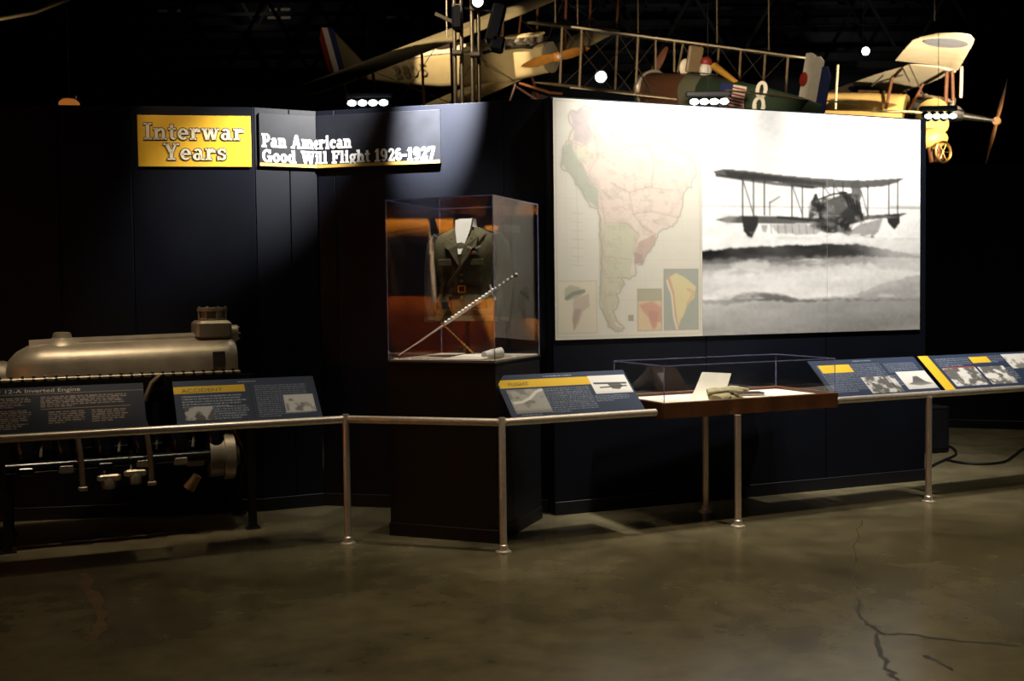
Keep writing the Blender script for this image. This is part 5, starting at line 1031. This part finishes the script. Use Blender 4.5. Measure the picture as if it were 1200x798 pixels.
for k in range(6): q = k*math.pi/3; MB().tube([wc, MW @ Vector((.25*math.cos(q), .25*math.sin(q), 0))], .012, 6).build('spoke', brass, wt, world=True)
for px, py, Y in ((1095, 43, 23.5), (1060, 72, 27)): q = W(px, py, Y); MB().tube([q, (q.x, q.y, 15)], .012, 6).build('hanging_wire', wire, yd, world=True)

dm = root('orange_dome', Matrix.Translation(at(81, 121, 14)), 'small orange dome just above the left navy wall', 'lamp')  # round orange object of unknown kind, given a faint added glow
MB().ball((0, 0, -.01), .13, 18, 10, (1, 1, .55)).build('dome', mat('amber_dome', (.55, .20, .04), .35, emit=((.9, .28, .05), .22)), dm, True); MB().lathe([(.10, .05), (.10, .10), (.02, .12)], 16).build('cap', blackmetal, dm, True); MB().tube([(0, 0, .1), (0, 0, 15-at(81, 121, 14).z)], .006, 6).build('drop_rod', blackmetal, dm)
# ---- tip of another wing at the top left corner
wt_ = root('suspended_wing', Matrix.Translation(at(30, 10, 20.0)), 'thin tan wing tip in the top left corner', 'aircraft wing')
wing([(at(-260, 62, 19), at(-260, 40, 20.5)), (at(-60, 32, 19.5), at(-60, 12, 21)), (at(30, 17.5, 20), at(30, 2, 21.5)), (at(84, -2, 20.6), at(80, -12, 22))], .08).build('wing_panel', linen_ol, wt_, True, world=True)
MB().tube([at(-60, 32, 19.5), at(0, 22.5, 19.8), at(40, 15, 20.1), at(84, -2, 20.6)], .03, 6).build('leading_edge', linen, wt_, True, world=True)
q = at(-60, 22, 20); MB().tube([q, (q.x, q.y, 15)], .02, 6).build('hanging_wire', wire, wt_, world=True)

# ================================================================ LAMPS AND ROOF STEEL
def bulb_mat(name, col, s_): return mat(name, col, .3, emit=(col, s_))
hot = bulb_mat('lit_lamp', (.86, 1.0, .95), 9.0); hot2 = bulb_mat('lit_flood', (.9, 1.0, .97), 14.0); warmb = bulb_mat('lit_warm_lamp', (1.0, .82, .74), 9.0)
def track_light(px, py, Y, n, gap, r_, label):
    c = at(px, py, Y); R0 = root('track_light', Matrix.Translation(c), label, 'light', 'four-lamp light bars')
    MB().box((0, .10, .14), (n*gap+.1, .10, .10), bev=.02).build('bar', blackmetal, R0)
    for k in range(n):
        x = (k-(n-1)/2)*gap; MB().lathe([(r_*1.25, 0), (r_*1.25, .16), (r_*.8, .24), (r_*.3, .26)], 14, Matrix.Translation((x, .10, .0)) @ Matrix.Rotation(math.radians(-60), 4, 'X') @ Matrix.Translation((0, 0, -.10))).build('lamp_can', blackmetal, R0, True)
        MB().ball((x, -.02, -.02), r_, 12, 8, (1.25, .6, .8)).build('lamp', hot, R0, True)
    MB().tube([(0, .10, .19), (0, .10, 15-c.z)], .005, 6).build('drop_rod', blackmetal, R0)
track_light(431, 119.5, 20, 4, .195, .066, 'row of four lit lamps above the corner of the navy wall')
track_light(831, 118, 20, 4, .185, .066, 'row of four lit lamps in front of the camouflaged biplane')
track_light(1102, 135, 20, 4, .150, .056, 'row of four lit lamps at the right end of the mural')
def flood(px, py, Y, r_, m_, label):
    c = at(px, py, Y); R0 = root('flood_lamp', Matrix.Translation(c), label, 'light', 'single flood lamps under the roof')
    MB().lathe([(r_*1.2, -.04), (r_*1.3, 0), (r_*1.1, .25), (r_*.5, .4), (.03, .42)], 18, Matrix.Rotation(math.radians(-80), 4, 'X')).build('housing', blackmetal, R0, True)
    MB().ball((0, -.03, 0), r_, 14, 10, (1, .5, 1)).build('lamp', m_, R0, True)
    MB().tube([(0, .2, r_), (0, .2, 15-c.z)], .008, 6).build('drop_rod', blackmetal, R0)
flood(704, 90, 34, .17, hot2, 'bright white flood lamp behind the biplane struts'); flood(1014, 60, 36, .13, hot2, 'small bright flood lamp left of the cream wing')
# lighting mast behind the corner wall
ms = root('lighting_mast', Matrix.Translation((-.42, 10.0, 0)), 'twin pole lighting mast with clamps behind the corner wall', 'light stand'); mo = Vector((-.42, 10, 0))
pole = mat('weathered_pole', (.26, .22, .15), .45, .6, var=.15, scale=12)
for px, y in ((533, 10.0), (541, 10.05), (553.5, 10.0), (561, 10.05)):
    q = at(px, 60, y); MB().tube([(q.x+.42, q.y-10, 0), (q.x+.42, q.y-10, 6.2)], .019, 12).build('pole', pole, ms, True)
    MB().lathe([(.09, 0), (.09, .012), (.03, .02)], 14, Matrix.Translation((q.x+.42, q.y-10, 0))).build('base_plate', blackmetal, ms, True)
for px, py in ((536, 8), (536, 62), (557, 64), (557, 10), (583, 45)):
    q = at(px, py, 9.97)-mo; MB().box(q, (.10, .07, .045), bev=.01).build('clamp', alu_dk, ms)
q = at(536, 22, 9.98)-mo; MB().box(q, (.10, .16, .22), bev=.02).build('dimmer_box', blackmetal, ms)
for px, py, h in ((581, 28, .36), (583, 52, .14)): q = at(px, py, 10.0)-mo; MB().box(q, (.13, .16, h), Matrix.Rotation(.25, 3, 'Y'), bev=.02).build('lamp_housing', blackmetal, ms)
a_, b_ = at(533, 8, 9.98)-mo, at(585, 14, 9.98)-mo; MB().tube([a_, b_], .016, 8).build('cross_bar', blackmetal, ms)
a_, b_ = at(510, 16, 9.98)-mo, at(536, 28, 9.98)-mo; MB().tube([a_, b_], .018, 8).build('side_arm', pole, ms)
q = at(560, 3, 9.94)-mo; MB().lathe([(.06, -.03), (.075, 0), (.065, .12), (.02, .16)], 16, Matrix.Translation(q) @ Matrix.Rotation(math.radians(-90), 4, 'X')).build('lamp_can', blackmetal, ms, True); MB().ball(q+Vector((0, -.02, 0)), .052, 14, 10, (1, .5, 1)).build('lamp', warmb, ms, True)
# vents that catch light on the far wall
ventm = mat('vent_slat', (.20, .19, .16), .6, var=.1)
for px, py, lab in ((198, 8, 'faint far wall louvre left of the title sign'), (327, 16, 'faint far wall louvre above the wing tip'), (467, 25, 'faint far wall louvre beside the lighting mast')):
    c = at(px, py, 45.8); R0 = root('wall_louvre', Matrix.Translation(c), lab, 'vent', 'louvres on the far wall')
    for dx in (-.28, .28):
        for dz in (-.17, .17): MB().box((dx, 0, dz), (.40, .04, .11)).build('slat', ventm, R0)
trm = mat('roof_steel', (.003, .0035, .005), .9, var=.2, spec=.06)
for i, (Y, z0, lab) in enumerate(((38.0, 9.6, 'dark roof truss beyond the camouflaged biplane'), (43.0, 12.4, 'dark roof truss high at the back of the hall'))):
    R0 = root('roof_truss', Matrix.Translation((5, Y, z0)), lab, 'truss', 'roof trusses')
    for z, r_ in ((0, .12), (.55, .07), (2.6, .12)): MB().box((0, 0, z), (60, r_*2, r_*2)).build('chord', trm, R0)
    for k in range(-10, 10): MB().tube([(k*3.0, 0, 0), (k*3.0+1.5, 0, 2.6)], .07, 6).build('web', trm, R0); MB().tube([(k*3.0+1.5, 0, 2.6), (k*3.0+3.0, 0, 0)], .07, 6).build('web', trm, R0)

# ---- orange biplane standing on the left side of the hall (seen mirrored in the tall case)
OM = frame(-7.9, .35, 0, 133)
ob = root('orange_biplane', OM, 'orange biplane parked at the left, mirrored in the tall display case', 'airplane')
orange = mat('orange_dope', (.66, .25, .015), .5, var=.12, scale=3); greyst = mat('grey_strut', (.34, .31, .26), .45, var=.1)
fus([(1.9, .30, .85, 1.55), (1.6, .44, .70, 1.62), (.6, .46, .66, 1.66), (-1.0, .42, .68, 1.62), (-3.0, .24, .78, 1.40), (-4.6, .05, .9, 1.1)], 2.6).build('fuselage', orange, ob, True)
MB().lathe([(.20, .05), (.34, 0), (.36, -.1)], 22, Matrix.Translation((1.95, 0, 1.2)) @ Matrix.Rotation(math.pi/2, 4, 'Y')).build('cowling', dark_eng, ob, True)
PO = Matrix.Translation((2.08, 0, 1.2)) @ Matrix.Rotation(.5, 4, 'X')
po = MB().lathe([(.09, -.06), (.09, .06)], 14, PO @ Matrix.Rotation(math.pi/2, 4, 'Y')).build('propeller_hub', strut_w, ob)
for s_ in (-1, 1): prop_blade(1.05, .26, s_).xf(PO).build('propeller_blade', strut_w, po, True)
rect_wing(1.25, 1.5, 2.72, 4.4, .0, .5).build('upper_wing', orange, ob, True); rect_wing(.75, 1.4, .72, 4.0, .02, .5, y0=.3).build('lower_wing', orange, ob, True)
for s_ in (-1, 1):
    for xu in (.95, .05): MB().tube([(xu, s_*2.6, 2.72), (xu-.10, s_*2.65, 2.2), (xu-.14, s_*2.66, 1.6), (xu-.35, s_*2.6, .82)], [.05, .06, .06, .045], 10).build('strut', greyst, ob, True)
    for xu in (.9, .1): MB().tube([(xu, s_*.5, 2.72), (xu-.05, s_*.38, 1.55)], .035, 8).build('cabane_strut', greyst, ob, True)
    MB().tube([(.9, s_*.35, .72), (1.1, s_*.8, .36)], .04, 8).build('gear_leg', greyst, ob); wheel(ob, (1.1, s_*.9, .36), .36)
MB().tube([(1.1, -.9, .36), (1.1, .9, .36)], .03, 8).build('axle', greyst, ob)
MB().lathe([(.36, 0), (.36, .04), (.27, .04), (.27, 0)], 22, Matrix.Translation((-.5, 0, 1.62)) @ Matrix.Diagonal((1.1, .8, 1, 1))).build('cockpit_coaming', rubber, ob, True)
wing([((-3.7, y, 1.12), (-4.6, y, 1.12)) for y in (-1.4, -1.2, 0, 1.2, 1.4)], .05).build('tailplane', orange, ob, True)
MB().prism([(-3.9, 1.1), (-4.3, 1.85), (-4.9, 1.8), (-4.9, .9)], -.02, .02, XZp).build('rudder', orange, ob)
MB().tube([(-4.3, 0, .95), (-4.55, 0, .03)], [.03, .05], 8).build('tail_skid', greyst, ob)
